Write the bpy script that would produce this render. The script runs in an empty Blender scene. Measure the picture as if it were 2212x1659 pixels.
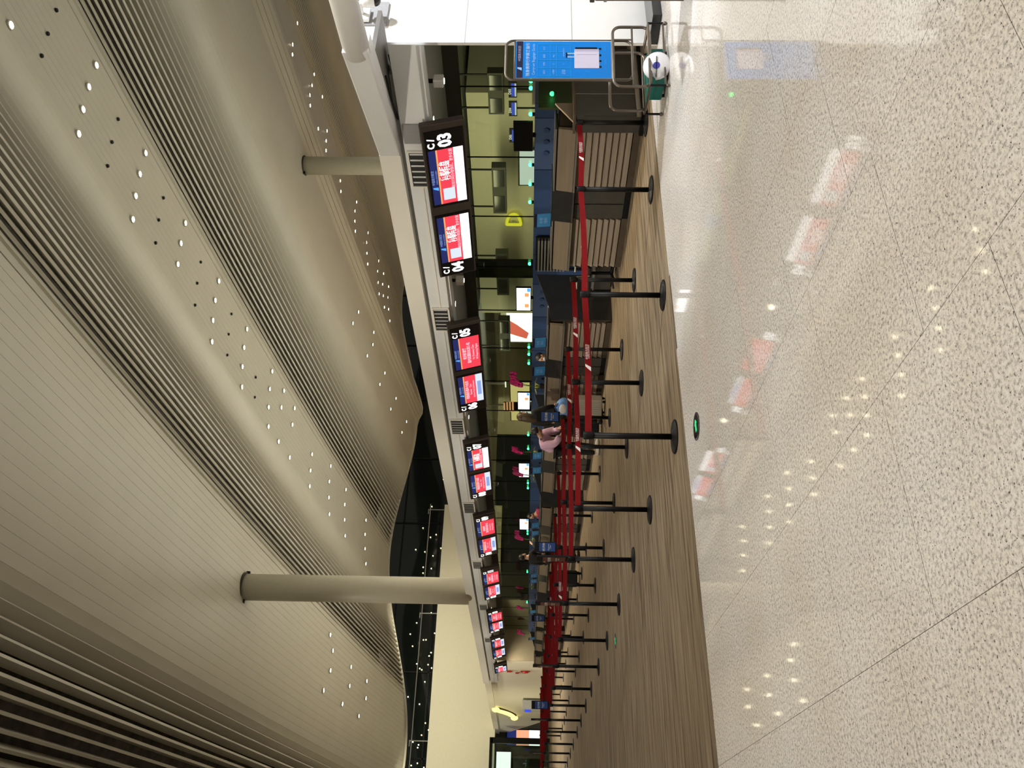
import bpy, bmesh, math, random
from mathutils import Vector, Matrix
R = math.radians
random.seed(7)
scene = bpy.context.scene
COL = scene.collection

# ------------------------------------------------------------ camera, world, exposure
F_PX = 1765.0
YAW, PITCH, ROLL = R(31.9), math.atan(42 / 1765), 0.0127
CAM_H = 1.5
R0 = Vector((math.cos(YAW), -math.sin(YAW), 0)); F0 = Vector((math.sin(YAW), math.cos(YAW), 0)); Z0 = Vector((0, 0, 1))
U0 = -math.sin(PITCH) * F0 + math.cos(PITCH) * Z0
FW = math.cos(PITCH) * F0 + math.sin(PITCH) * Z0
RT = math.cos(ROLL) * R0 + math.sin(ROLL) * U0
UP = -math.sin(ROLL) * R0 + math.cos(ROLL) * U0
cam_d = bpy.data.cameras.new('camera'); cam = bpy.data.objects.new('camera', cam_d); COL.objects.link(cam)
cam_d.sensor_fit = 'HORIZONTAL'; cam_d.sensor_width = 36; cam_d.lens = F_PX / 2212 * 36
cam_d.clip_start = 0.05; cam_d.clip_end = 400
m = Matrix.Identity(4)                      # the phone was held upright, the frame lies on its side
for i in range(3):
    m[i][0] = -UP[i]; m[i][1] = RT[i]; m[i][2] = -FW[i]
m[2][3] = CAM_H
cam.matrix_world = m
scene.camera = cam
world = bpy.data.worlds.new('hall_air'); scene.world = world; world.use_nodes = True
bg = world.node_tree.nodes['Background']; bg.inputs[0].default_value = (1.0, 0.94, 0.80, 1); bg.inputs[1].default_value = 0.22
vs = scene.view_settings
vs.view_transform = 'Standard'; vs.look = 'None'; vs.gamma = 1.0; vs.exposure = 0.0; vs.use_curve_mapping = False
cy = scene.cycles
cy.max_bounces = 6; cy.diffuse_bounces = 3; cy.glossy_bounces = 3; cy.transmission_bounces = 3; cy.transparent_max_bounces = 8
cy.caustics_reflective = False; cy.caustics_refractive = False; cy.use_adaptive_sampling = True; cy.adaptive_threshold = 0.07
cy.sample_clamp_indirect = 4.0
SPOT_W = 830.0

def light(name, kind, loc, energy, color=(1, 1, 1), size=0.3, target=None, spot=None, blend=0.6, size_y=None):
    d = bpy.data.lights.new(name, kind); d.energy = energy; d.color = color
    if kind == 'AREA':
        d.size = size
        if size_y: d.shape = 'RECTANGLE'; d.size_y = size_y
    else:
        d.shadow_soft_size = size
    if spot: d.spot_size = spot; d.spot_blend = blend
    o = bpy.data.objects.new(name, d); COL.objects.link(o); o.location = loc
    if target is not None:
        o.rotation_euler = (Vector(target) - Vector(loc)).to_track_quat('-Z', 'Y').to_euler()
    return o
# floodlights of the hall that wash the white wall at the near end of the island
light('flood_light', 'SPOT', (10.5, 1.5, 6.5), 2600, (0.93, 0.96, 1.0), 0.25, (9.6, 6.35, 2.0), R(75), 0.5)

for fy in (7, 13, 20, 28, 36):          # unseen fill spots added to brighten the canopy and the desks
    light('canopy_fill', 'SPOT', (-5.0, fy, 10.5), 2600, (1.0, 0.91, 0.74), 0.3, (8.6, fy + 0.5, 2.6), R(46), 0.8)

# ------------------------------------------------------------ materials
MAT = {}
ORDW = 'first second third fourth fifth sixth seventh eighth ninth tenth eleventh twelfth thirteenth fourteenth fifteenth sixteenth seventeenth eighteenth nineteenth twentieth'.split()
def mat(name, col, rough=0.5, metal=0.0, var=0.0, scale=6.0, spec=0.5, emit=None, estr=0.0, stretch=None, bump=0.0, alpha=None):
    if name in MAT: return MAT[name]
    mt = bpy.data.materials.new(name); mt.use_nodes = True; nt = mt.node_tree; b = nt.nodes['Principled BSDF']
    c = (*col, 1)
    b.inputs['Base Color'].default_value = c; b.inputs['Roughness'].default_value = rough; b.inputs['Metallic'].default_value = metal
    b.inputs['Specular IOR Level'].default_value = spec
    if emit is not None:
        b.inputs['Emission Color'].default_value = (*emit, 1); b.inputs['Emission Strength'].default_value = estr
    if var > 0 or bump > 0:
        geo = nt.nodes.new('ShaderNodeNewGeometry'); mp = nt.nodes.new('ShaderNodeMapping'); nz = nt.nodes.new('ShaderNodeTexNoise')
        nt.links.new(geo.outputs['Position'], mp.inputs['Vector']); nt.links.new(mp.outputs[0], nz.inputs['Vector'])
        if stretch: mp.inputs['Scale'].default_value = stretch
        nz.inputs['Scale'].default_value = scale; nz.inputs['Detail'].default_value = 4
        if var > 0:
            cr = nt.nodes.new('ShaderNodeValToRGB')
            cr.color_ramp.elements[0].position = 0.3; cr.color_ramp.elements[1].position = 0.7
            cr.color_ramp.elements[0].color = (*[max(0, x * (1 - var)) for x in col], 1)
            cr.color_ramp.elements[1].color = (*[min(1, x * (1 + var)) for x in col], 1)
            nt.links.new(nz.outputs['Fac'], cr.inputs[0]); nt.links.new(cr.outputs[0], b.inputs['Base Color'])
        if bump > 0:
            bp = nt.nodes.new('ShaderNodeBump'); bp.inputs['Strength'].default_value = bump; bp.inputs['Distance'].default_value = 0.01
            nt.links.new(nz.outputs['Fac'], bp.inputs['Height']); nt.links.new(bp.outputs[0], b.inputs['Normal'])
    MAT[name] = mt
    return mt
def emit(name, col, s):
    return mat(name, (0.02, 0.02, 0.02), 0.4, emit=col, estr=s)
def granite():
    mt = bpy.data.materials.new('granite'); mt.use_nodes = True; nt = mt.node_tree; b = nt.nodes['Principled BSDF']
    N = nt.nodes.new; L = nt.links.new
    geo = N('ShaderNodeNewGeometry')
    n1 = N('ShaderNodeTexNoise'); n1.inputs['Scale'].default_value = 55; n1.inputs['Detail'].default_value = 5; n1.inputs['Roughness'].default_value = 0.65
    n2 = N('ShaderNodeTexNoise'); n2.inputs['Scale'].default_value = 85; n2.inputs['Detail'].default_value = 2
    n3 = N('ShaderNodeTexNoise'); n3.inputs['Scale'].default_value = 1.1; n3.inputs['Detail'].default_value = 3
    off = N('ShaderNodeVectorMath'); off.operation = 'ADD'; off.inputs[1].default_value = (31, 17, 5)
    L(geo.outputs['Position'], off.inputs[0])
    L(geo.outputs['Position'], n1.inputs['Vector']); L(off.outputs[0], n2.inputs['Vector']); L(geo.outputs['Position'], n3.inputs['Vector'])
    r1 = N('ShaderNodeValToRGB'); e = r1.color_ramp.elements
    e[0].position = 0.28; e[0].color = (0.24, 0.23, 0.23, 1); e[1].position = 0.60; e[1].color = (0.86, 0.84, 0.82, 1)
    k = e.new(0.42); k.color = (0.55, 0.53, 0.52, 1); k = e.new(0.50); k.color = (0.76, 0.73, 0.71, 1)
    L(n1.outputs['Fac'], r1.inputs[0])
    r2 = N('ShaderNodeValToRGB'); e = r2.color_ramp.elements
    e[0].position = 0.30; e[0].color = (0.10, 0.10, 0.11, 1); e[1].position = 0.38; e[1].color = (1, 1, 1, 1)
    L(n2.outputs['Fac'], r2.inputs[0])
    mx = N('ShaderNodeMix'); mx.data_type = 'RGBA'; mx.blend_type = 'MULTIPLY'; mx.inputs[0].default_value = 1.0
    L(r1.outputs[0], mx.inputs[6]); L(r2.outputs[0], mx.inputs[7])
    r3 = N('ShaderNodeValToRGB'); e = r3.color_ramp.elements
    e[0].position = 0.35; e[0].color = (0.93, 0.90, 0.86, 1); e[1].position = 0.65; e[1].color = (1, 1, 1, 1)
    L(n3.outputs['Fac'], r3.inputs[0])
    m2 = N('ShaderNodeMix'); m2.data_type = 'RGBA'; m2.blend_type = 'MULTIPLY'; m2.inputs[0].default_value = 1.0
    L(mx.outputs[2], m2.inputs[6]); L(r3.outputs[0], m2.inputs[7])
    L(m2.outputs[2], b.inputs['Base Color'])
    b.inputs['Roughness'].default_value = 0.045; b.inputs['Specular IOR Level'].default_value = 0.27
    MAT['granite'] = mt
    return mt
def carpet_mat():
    mt = bpy.data.materials.new('carpet'); mt.use_nodes = True; nt = mt.node_tree; b = nt.nodes['Principled BSDF']
    N = nt.nodes.new; L = nt.links.new
    geo = N('ShaderNodeNewGeometry'); mp = N('ShaderNodeMapping'); mp.inputs['Scale'].default_value = (0.45, 7.0, 1)
    L(geo.outputs['Position'], mp.inputs['Vector'])
    n1 = N('ShaderNodeTexNoise'); n1.inputs['Scale'].default_value = 1.6; n1.inputs['Detail'].default_value = 6; n1.inputs['Roughness'].default_value = 0.7
    L(mp.outputs[0], n1.inputs['Vector'])
    cr = N('ShaderNodeValToRGB'); e = cr.color_ramp.elements
    e[0].position = 0.33; e[0].color = (0.075, 0.056, 0.038, 1); e[1].position = 0.68; e[1].color = (0.31, 0.245, 0.165, 1)
    k = e.new(0.5); k.color = (0.205, 0.158, 0.105, 1)
    L(n1.outputs['Fac'], cr.inputs[0]); L(cr.outputs[0], b.inputs['Base Color'])
    n2 = N('ShaderNodeTexNoise'); n2.inputs['Scale'].default_value = 160; L(geo.outputs['Position'], n2.inputs['Vector'])
    bp = N('ShaderNodeBump'); bp.inputs['Strength'].default_value = 0.35; bp.inputs['Distance'].default_value = 0.01
    L(n2.outputs['Fac'], bp.inputs['Height']); L(bp.outputs[0], b.inputs['Normal'])
    b.inputs['Roughness'].default_value = 0.9; b.inputs['Specular IOR Level'].default_value = 0.15
    MAT['carpet'] = mt
    return mt
def glass_mat(name, tint, gloss=0.08, dark=0.0):
    mt = bpy.data.materials.new(name); mt.use_nodes = True; nt = mt.node_tree; nt.nodes.clear()
    N = nt.nodes.new; L = nt.links.new
    out = N('ShaderNodeOutputMaterial'); tr = N('ShaderNodeBsdfTransparent'); tr.inputs[0].default_value = (*tint, 1)
    gl = N('ShaderNodeBsdfGlossy'); gl.inputs['Roughness'].default_value = 0.02; gl.inputs[0].default_value = (0.9, 0.95, 0.9, 1)
    fr = N('ShaderNodeLayerWeight'); fr.inputs[0].default_value = 0.5
    pw = N('ShaderNodeMath'); pw.operation = 'POWER'; pw.inputs[1].default_value = 4.0; L(fr.outputs['Facing'], pw.inputs[0])
    ad = N('ShaderNodeMath'); ad.operation = 'MULTIPLY_ADD'; ad.inputs[1].default_value = 0.7; ad.inputs[2].default_value = gloss; L(pw.outputs[0], ad.inputs[0]); ad.use_clamp = True
    mx = N('ShaderNodeMixShader'); L(ad.outputs[0], mx.inputs[0]); L(tr.outputs[0], mx.inputs[1]); L(gl.outputs[0], mx.inputs[2]); L(mx.outputs[0], out.inputs[0])
    MAT[name] = mt
    return mt

granite(); carpet_mat()
glass_mat('green_glass', (0.76, 0.81, 0.67), 0.03)
glass_mat('clear_glass', (0.75, 0.82, 0.76), 0.03)
mat('grout', (0.16, 0.15, 0.14), 0.8, var=0.1)
mat('ceiling_white', (0.50, 0.475, 0.40), 0.36, 0.0, var=0.03, scale=0.6)
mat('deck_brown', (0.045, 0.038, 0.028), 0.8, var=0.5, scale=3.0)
mat('column_paint', (0.66, 0.62, 0.50), 0.45, var=0.02)
mat('canopy_white', (0.86, 0.83, 0.76), 0.45, var=0.02, scale=2)
mat('canopy_cool', (0.82, 0.83, 0.84), 0.4, var=0.02, scale=2)
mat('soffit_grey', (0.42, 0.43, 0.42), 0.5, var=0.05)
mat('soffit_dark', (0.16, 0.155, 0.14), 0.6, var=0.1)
mat('plaster_white', (0.82, 0.81, 0.79), 0.6, var=0.015)
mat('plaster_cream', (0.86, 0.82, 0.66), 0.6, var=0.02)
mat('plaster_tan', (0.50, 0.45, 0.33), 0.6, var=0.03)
mat('night_glass', (0.008, 0.012, 0.011), 0.06, var=0.2, scale=0.4)
mat('black_metal', (0.007, 0.007, 0.008), 0.45, spec=0.2, var=0.1)
mat('black_plastic', (0.009, 0.009, 0.010), 0.5, spec=0.2, var=0.1)
mat('screen_off', (0.004, 0.004, 0.005), 0.2)
mat('belt_red', (0.19, 0.008, 0.010), 0.8, spec=0.1, var=0.08, scale=30)
mat('white_print', (0.85, 0.82, 0.80), 0.5, var=0.01)
mat('sign_brown', (0.045, 0.034, 0.028), 0.5, var=0.1)
mat('wood_slat', (0.29, 0.235, 0.18), 0.55, var=0.18, scale=3, stretch=(1, 0.3, 8))
mat('wood_tan', (0.24, 0.19, 0.135), 0.5, var=0.12, scale=3, stretch=(1, 0.3, 6))
mat('wood_dark', (0.085, 0.062, 0.042), 0.55, var=0.15)
mat('desk_dark', (0.060, 0.058, 0.053), 0.4, var=0.1)
mat('desk_glass', (0.030, 0.030, 0.030), 0.12, spec=0.6, var=0.1)
mat('bronze', (0.16, 0.135, 0.11), 0.35, 0.7, var=0.1)
mat('steel', (0.48, 0.47, 0.44), 0.35, 0.8, var=0.05)
mat('blue_panel', (0.030, 0.062, 0.165), 0.4, var=0.05)
mat('blue_panel_light', (0.055, 0.095, 0.215), 0.4, var=0.05)
mat('rib_grey', (0.16, 0.16, 0.15), 0.6, var=0.08)
mat('rubber', (0.02, 0.02, 0.02), 0.8, var=0.1)
mat('orchid', (0.62, 0.015, 0.22), 0.5, var=0.2, scale=20)
mat('leaf', (0.42, 0.44, 0.10), 0.5, var=0.2, scale=12)
mat('stem', (0.12, 0.18, 0.05), 0.6, var=0.1)
mat('pot', (0.03, 0.03, 0.03), 0.4, var=0.1)
mat('plate_blue', (0.05, 0.25, 0.55), 0.4, var=0.03)
mat('plate_navy', (0.02, 0.065, 0.24), 0.4, var=0.03)
mat('plate_brown', (0.13, 0.05, 0.04), 0.4, var=0.08)
mat('poster_blue', (0.0, 0.20, 0.68), 0.35, var=0.02)
mat('poster_pale', (0.30, 0.52, 0.88), 0.4, var=0.02)
mat('poster_line', (0.02, 0.36, 0.80), 0.4, var=0.02)
mat('navy', (0.012, 0.012, 0.045), 0.4, var=0.05)
mat('lilac', (0.62, 0.58, 0.74), 0.4, var=0.03)
mat('lilac_dark', (0.44, 0.41, 0.56), 0.4, var=0.03)
mat('scale_green', (0.0, 0.13, 0.11), 0.45, var=0.08)
mat('dial_white', (0.80, 0.80, 0.84), 0.3, var=0.02)
mat('dial_blue', (0.05, 0.05, 0.35), 0.4, var=0.03)
mat('bin_brown', (0.075, 0.058, 0.042), 0.4, var=0.08)
mat('black_stone', (0.012, 0.013, 0.015), 0.15, var=0.15)
mat('grey_stone', (0.20, 0.195, 0.18), 0.3, var=0.1)
mat('vent_dark', (0.03, 0.03, 0.03), 0.7, var=0.1)
mat('mesh_grey', (0.33, 0.33, 0.34), 0.6, var=0.1, scale=60)
mat('skin', (0.52, 0.30, 0.20), 0.55, var=0.04)
mat('hair_black', (0.012, 0.010, 0.008), 0.5, var=0.15)
mat('hair_brown', (0.075, 0.045, 0.020), 0.5, var=0.25, scale=30)
mat('cloth_black', (0.010, 0.010, 0.011), 0.85, var=0.15)
mat('cloth_navy', (0.012, 0.014, 0.03), 0.85, var=0.15)
mat('cloth_pink', (0.66, 0.42, 0.58), 0.85, var=0.08)
mat('cloth_magenta', (0.25, 0.012, 0.06), 0.8, var=0.15)
mat('cloth_white', (0.62, 0.60, 0.57), 0.8, var=0.04)
mat('mask_blue', (0.45, 0.56, 0.66), 0.8, var=0.02)
mat('suitcase_silver', (0.42, 0.39, 0.34), 0.4, 0.2, var=0.05)
mat('bag_blue', (0.12, 0.26, 0.58), 0.75, var=0.3, scale=14)
mat('fire_red', (0.45, 0.02, 0.02), 0.45, var=0.05)
mat('grey_box', (0.42, 0.42, 0.40), 0.5, var=0.05)
mat('dark_green', (0.035, 0.045, 0.012), 0.5, var=0.2)
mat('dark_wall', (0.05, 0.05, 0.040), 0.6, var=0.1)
emit('e_lamp', (1.0, 0.90, 0.62), 30)
emit('e_white', (1, 1, 1), 1.6)
emit('e_number', (1, 1, 1), 2.2)
emit('e_pale', (0.80, 0.90, 1.0), 0.95)
emit('e_red', (1.0, 0.055, 0.095), 0.95)
emit('e_redtext', (1.0, 0.78, 0.90), 1.0)
emit('e_navy', (0.008, 0.018, 0.14), 0.9)
emit('e_orange', (1.0, 0.42, 0.14), 1.0)
emit('e_sky', (0.10, 0.45, 1.0), 1.0)
emit('e_bluetext', (0.35, 0.5, 1.0), 0.8)
emit('e_blue', (0.02, 0.06, 0.85), 1.1)
emit('e_green', (0.05, 1.0, 0.32), 5.0)
emit('e_greenarrow', (0.03, 0.8, 0.25), 1.0)
emit('e_yellow', (0.95, 0.85, 0.05), 1.1)
emit('e_phone', (1.0, 0.85, 0.25), 1.8)
emit('e_warm', (1.0, 0.80, 0.40), 0.9)
emit('e_ad', (1, 1, 1), 3.2)
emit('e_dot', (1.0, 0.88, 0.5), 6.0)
emit('e_adred', (1.0, 0.16, 0.13), 1.2)
emit('e_peach', (1.0, 0.45, 0.25), 1.0)

# ------------------------------------------------------------ mesh helpers
class MB:
    def __init__(s): s.v = []; s.f = []
    def box(s, x0, x1, y0, y1, z0, z1):
        b = len(s.v); s.v += [(x, y, z) for z in (z0, z1) for y in (y0, y1) for x in (x0, x1)]
        s.f += [tuple(b + i for i in q) for q in ((0, 2, 3, 1), (4, 5, 7, 6), (0, 1, 5, 4), (2, 6, 7, 3), (0, 4, 6, 2), (1, 3, 7, 5))]
        return s
    def quad(s, *p):
        b = len(s.v); s.v += [tuple(q) for q in p]; s.f.append(tuple(range(b, b + len(p)))); return s
    def prism(s, poly, d):                      # poly: list of 3D points, extruded by vector d
        b = len(s.v); n = len(poly); d = Vector(d)
        s.v += [tuple(p) for p in poly] + [tuple(Vector(p) + d) for p in poly]
        s.f.append(tuple(range(b + n - 1, b - 1, -1))); s.f.append(tuple(range(b + n, b + 2 * n)))
        for i in range(n):
            j = (i + 1) % n; s.f.append((b + i, b + j, b + n + j, b + n + i))
        return s
    def tube(s, pts, r, n=8, closed=False, cap=True):
        pts = [Vector(p) for p in pts]; rs = r if isinstance(r, (list, tuple)) else [r] * len(pts)
        b = len(s.v); N = len(pts)
        ref = Vector((0, 0, 1))
        for i, p in enumerate(pts):
            if closed: t = pts[(i + 1) % N] - pts[i - 1]
            else: t = pts[min(i + 1, N - 1)] - pts[max(i - 1, 0)]
            t.normalize()
            a = ref if abs(t.dot(ref)) < 0.95 else Vector((1, 0, 0))
            e1 = t.cross(a).normalized(); e2 = t.cross(e1)
            for k in range(n):
                w = 2 * math.pi * k / n
                s.v.append(tuple(p + rs[i] * (math.cos(w) * e1 + math.sin(w) * e2)))
        for i in range(N if closed else N - 1):
            j = (i + 1) % N
            for k in range(n):
                l = (k + 1) % n; s.f.append((b + i * n + k, b + i * n + l, b + j * n + l, b + j * n + k))
        if not closed and cap:
            s.f.append(tuple(b + k for k in range(n - 1, -1, -1))); s.f.append(tuple(b + (N - 1) * n + k for k in range(n)))
        return s
    def lathe(s, prof, c=(0, 0, 0), n=20):      # prof: (r, z)
        b = len(s.v)
        for r, z in prof:
            for k in range(n):
                w = 2 * math.pi * k / n; s.v.append((c[0] + r * math.cos(w), c[1] + r * math.sin(w), c[2] + z))
        for i in range(len(prof) - 1):
            for k in range(n):
                l = (k + 1) % n; s.f.append((b + i * n + k, b + i * n + l, b + (i + 1) * n + l, b + (i + 1) * n + k))
        s.f.append(tuple(b + k for k in range(n - 1, -1, -1))); s.f.append(tuple(b + (len(prof) - 1) * n + k for k in range(n)))
        return s
    def ball(s, c, r, n=10, m=7):
        rx, ry, rz = r if isinstance(r, tuple) else (r, r, r); b = len(s.v)
        for i in range(1, m):
            a = math.pi * i / m
            for k in range(n):
                w = 2 * math.pi * k / n
                s.v.append((c[0] + rx * math.sin(a) * math.cos(w), c[1] + ry * math.sin(a) * math.sin(w), c[2] + rz * math.cos(a)))
        s.v.append((c[0], c[1], c[2] + rz)); s.v.append((c[0], c[1], c[2] - rz)); t = len(s.v) - 2
        for i in range(m - 2):
            for k in range(n):
                l = (k + 1) % n; s.f.append((b + i * n + k, b + (i + 1) * n + k, b + (i + 1) * n + l, b + i * n + l))
        for k in range(n):
            l = (k + 1) % n; s.f.append((t, b + k, b + l)); s.f.append((t + 1, b + (m - 2) * n + l, b + (m - 2) * n + k))
        return s
    def mesh(s, name, material, smooth=False):
        me = bpy.data.meshes.new(name); me.from_pydata(s.v, [], s.f); me.materials.append(MAT[material])
        if smooth:
            for p in me.polygons: p.use_smooth = True
        me.update(); return me
def put(name, me, parent=None, loc=None):
    o = bpy.data.objects.new(name, me); COL.objects.link(o)
    if loc: o.location = loc
    if parent: o.parent = parent
    return o
def ob(name, mb, material, parent=None, loc=None, smooth=False, bevel=0.0):
    o = put(name, mb.mesh(name, material, smooth), parent, loc)
    if bevel:
        md = o.modifiers.new('bevel', 'BEVEL'); md.width = bevel; md.segments = 2; md.limit_method = 'ANGLE'
    return o
def tag(o, label, cat, group=None):
    o['label'] = label; o['category'] = cat
    if group: o['group'] = group
    return o
def struct(o, label=None):
    o['kind'] = 'structure'
    if label: o['label'] = label
    return o
def empty(name, loc=(0, 0, 0), rz=0, mtx=None, parent=None):
    o = bpy.data.objects.new(name, None); COL.objects.link(o); o.empty_display_size = 0.2
    o.location = loc; o.rotation_euler.z = rz
    if mtx is not None: o.matrix_world = mtx
    if parent: o.parent = parent
    return o
def kids(o): return [c for c in bpy.data.objects if c.parent is o]
def copy_tree(o, parent=None):
    c = o.copy(); COL.objects.link(c); c.parent = parent
    for ch in list(o.children): copy_tree(ch, c)
    return c
def frame_mtx(loc, right, up):
    right = Vector(right).normalized(); up = Vector(up).normalized(); n = right.cross(up)
    q = Matrix.Identity(4)
    for i in range(3):
        q[i][0] = right[i]; q[i][1] = up[i]; q[i][2] = n[i]; q[i][3] = loc[i]
    return q
TX = {}
def text_me(s, size, material, align='CENTER', bold=0.0):
    key = (s, size, material, align, bold)
    if key in TX: return TX[key]
    cu = bpy.data.curves.new('lettering', 'FONT'); cu.body = s; cu.size = size; cu.align_x = align; cu.align_y = 'CENTER'
    cu.resolution_u = 2; cu.offset = bold
    o = bpy.data.objects.new('lettering', cu); COL.objects.link(o)
    dg = bpy.context.evaluated_depsgraph_get()
    me = bpy.data.meshes.new_from_object(o.evaluated_get(dg)); me.materials.clear(); me.materials.append(MAT[material])
    bpy.data.objects.remove(o); bpy.data.curves.remove(cu)
    TX[key] = me
    return me
def text(name, s, size, material, x, y, z, parent, align='CENTER', bold=0.0, sx=1.0):
    o = put(name, text_me(s, size, material, align, bold), parent, (x, y, z)); o.scale.x = sx
    return o
def plate(name, x0, x1, y0, y1, z, material, parent, th=0.003):
    return ob(name, MB().box(x0, x1, y0, y1, z - th, z), material, parent)

# ------------------------------------------------------------ floor
EDGE_Y = 7.03
fl = struct(ob('floor', MB().quad((-9, -6, -0.022), (16, -6, -0.022), (16, EDGE_Y, -0.022), (-9, EDGE_Y, -0.022)), 'grout'), 'polished grey speckled granite floor in the foreground')
TW, TL, GAP = 0.985, 0.965, 0.0016
tile_me = None
offs = [0.15, 0.62, 0.36, 0.85, 0.05, 0.55, 0.28, 0.74]
for i in range(-8, 13):
    x0 = 0.875 + TW * i; o_ = offs[i % 8]
    n0 = -4 if -5 <= i <= 10 else 1
    for j in range(n0, 9):
        y1 = EDGE_Y - (j + o_) * TL + 0.0; y0 = y1 - TL
        if j == n0 == -4: pass
        y1 = min(y1, EDGE_Y); 
        if y1 - y0 < 0.05 or y0 < -3.5: continue
        if y1 - y0 > TL - 1e-6:
            if tile_me is None:
                tile_me = MB().box(0, TW - 2 * GAP, 0, TL - 2 * GAP, -0.02, 0.0).mesh('tile', 'granite')
            put('tile', tile_me, fl, (x0 + GAP, y0 + GAP, 0))
        else:
            ob('tile', MB().box(0, TW - 2 * GAP, 0, y1 - y0 - GAP, -0.02, 0.0), 'granite', fl, (x0 + GAP, y0 + GAP, 0))
struct(ob('floor_carpet', MB().box(-25, 50, EDGE_Y, 75, -0.03, 0.004), 'carpet'), 'brown streaked carpet floor of the check-in area')

# ------------------------------------------------------------ slatted ceiling
CP = (10.5769656, 0.0557416, 0.10642816, 0.000346015, 0.824215, 19.5259867, -0.000901499)
CEIL_END = 55.0
def zc(x, y):
    a, b, c, d, e, x0, q = CP; t = CEIL_END - y
    z = a + b * (x - 20) + (c + d * (x - 20)) * t + q * t * t + e * math.cos(2 * math.pi * (x - x0) / 22.8)
    d = x - 30.5                              # rolled fold beside the far column
    if 0 < d < 4.2: z -= 0.45 * (min(d / 1.3, 1.0) ** 2 * (3 - 2 * min(d / 1.3, 1.0))) * (1 - max(0.0, d - 1.3) / 2.9)
    return z
STARTS = [(-18.8, 7), (-9.0, 7), (0.7, 4.7), (10.75, 6.4), (20.4, 7.0), (40.5, 7), (50.4, 7)]
def phi(x):                                   # the slats turn over once in every bay
    s0, ln = max([q for q in STARTS if x >= q[0]] or [(-99, 1)])
    u = (x - s0) / ln
    if u >= 1: return math.pi
    return math.pi * (0.40 * u ** 0.5 + 0.60 * u ** 1.3)
PITCH_S = 0.285; XA, XB = -7.0, 58.0
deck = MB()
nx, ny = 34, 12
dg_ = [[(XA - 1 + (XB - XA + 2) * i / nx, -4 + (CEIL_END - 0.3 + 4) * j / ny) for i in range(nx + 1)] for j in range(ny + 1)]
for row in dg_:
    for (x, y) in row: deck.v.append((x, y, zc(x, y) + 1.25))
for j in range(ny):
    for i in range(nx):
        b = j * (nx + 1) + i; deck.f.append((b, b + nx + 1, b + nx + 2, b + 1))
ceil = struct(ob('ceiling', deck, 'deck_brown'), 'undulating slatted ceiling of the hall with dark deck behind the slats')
WS, TS = 0.281, 0.072
ys = [-3.0 + (CEIL_END + 3.0) * k / 26 for k in range(27)]
nsl = int((XB - XA) / PITCH_S)
for i in range(nsl):
    x = XA + (i + 0.5) * PITCH_S
    s = MB()
    ph = phi(x)
    for y in ys:
        z = zc(x, y); sl = math.atan((zc(x + 0.1, y) - zc(x - 0.1, y)) / 0.2)
        a = sl + ph; ca, sa = math.cos(a), math.sin(a)
        for (w, t) in ((-WS / 2, -TS / 2), (WS / 2, -TS / 2), (WS / 2, TS / 2), (-WS / 2, TS / 2)):
            s.v.append((x + w * ca - t * sa, y, z + 0.05 + w * sa + t * ca))
    for k in range(len(ys) - 1):
        b = 4 * k
        for q in range(4):
            r_ = (q + 1) % 4; s.f.append((b + q, b + r_, b + 4 + r_, b + 4 + q))
    s.f.append((3, 2, 1, 0)); e_ = 4 * (len(ys) - 1); s.f.append((e_, e_ + 1, e_ + 2, e_ + 3))
    ob('slat', s, 'ceiling_white', ceil)
ed = MB()
for i in range(0, 121):
    x = XA + (XB - XA) * i / 120; z = zc(x, CEIL_END)
    ed.v += [(x, CEIL_END, z - 0.1), (x, CEIL_END + 0.08, z - 0.1), (x, CEIL_END + 0.08, z + 1.3), (x, CEIL_END, z + 1.3)]
for i in range(120):
    for q in range(4):
        r_ = (q + 1) % 4; ed.f.append((4 * i + q, 4 * i + 4 + q, 4 * i + 4 + r_, 4 * i + r_))
ob('edge_trim', ed, 'ceiling_white', ceil)

LAMPS = [(17.13, 11.75)]
for y in (15.0, 18.3, 21.55, 24.8, 28.0, 31.3, 41.05, 44.2, 48.85):
    for x in (17.12, 18.1, 19.05, 20.0):
        if (x, y) == (17.12, 21.55): continue
        LAMPS.append((x, y))
LAMPS += [(20.0, 33.0), (19.05, 32.95), (17.12, 32.7), (20.0, 34.65), (19.05, 34.6), (17.12, 34.3), (19.1, 37.85), (18.1, 37.7), (17.12, 37.5)]
LAMPS += [(10.0, 38.4), (9.38, 38.8), (8.42, 38.5), (9.4, 42.1), (9.4, 45.3), (8.5, 45.15), (8.45, 41.9), (7.4, 37.75), (7.42, 40.9), (7.42, 44.0)]
LAMPS += [(41.2, 28.1), (36.5, 26.1), (34.6, 25.3), (41.1, 31.4), (39.2, 30.7), (36.35, 29.1), (34.35, 28.15), (41.2, 33.1), (34.4, 29.7), (38.84, 33.7), (36.5, 32.4), (34.6, 31.4), (36.4, 35.4), (34.45, 34.35)]
for y in (38.8, 41.9, 45.0, 46.5, 48.1):
    for x in (34.4, 36.3, 38.35, 40.35): LAMPS.append((x, y + (x - 36.3) * 0.6))
LAMPS += [(29.13, 38.9), (28.0, 38.5), (30.0, 42.2), (29.2, 42.4), (28.0, 41.9), (29.15, 45.65), (27.97, 45.2), (29.14, 48.9), (27.92, 48.3), (29.12, 52.2), (27.93, 51.65)]
LAMPS += [(x_, y_) for x_ in (-2.2,) for y_ in (6, 14, 22, 30, 38)] + [ (17.12, 5.0), (19.05, 5.0), (17.12, 8.3), (20.0, 8.3), (18.1, 8.3), (8.4, -1.5), (7.4, 3.0), (9.4, 3.0), (-1.5, -1.5), (-2.5, 3.0), (3.0, -2.0)]
lens_me = MB().lathe([(0.001, -0.012), (0.085, -0.012), (0.085, 0.0), (0.001, 0.0)], n=14).mesh('lens', 'e_lamp')
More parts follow.
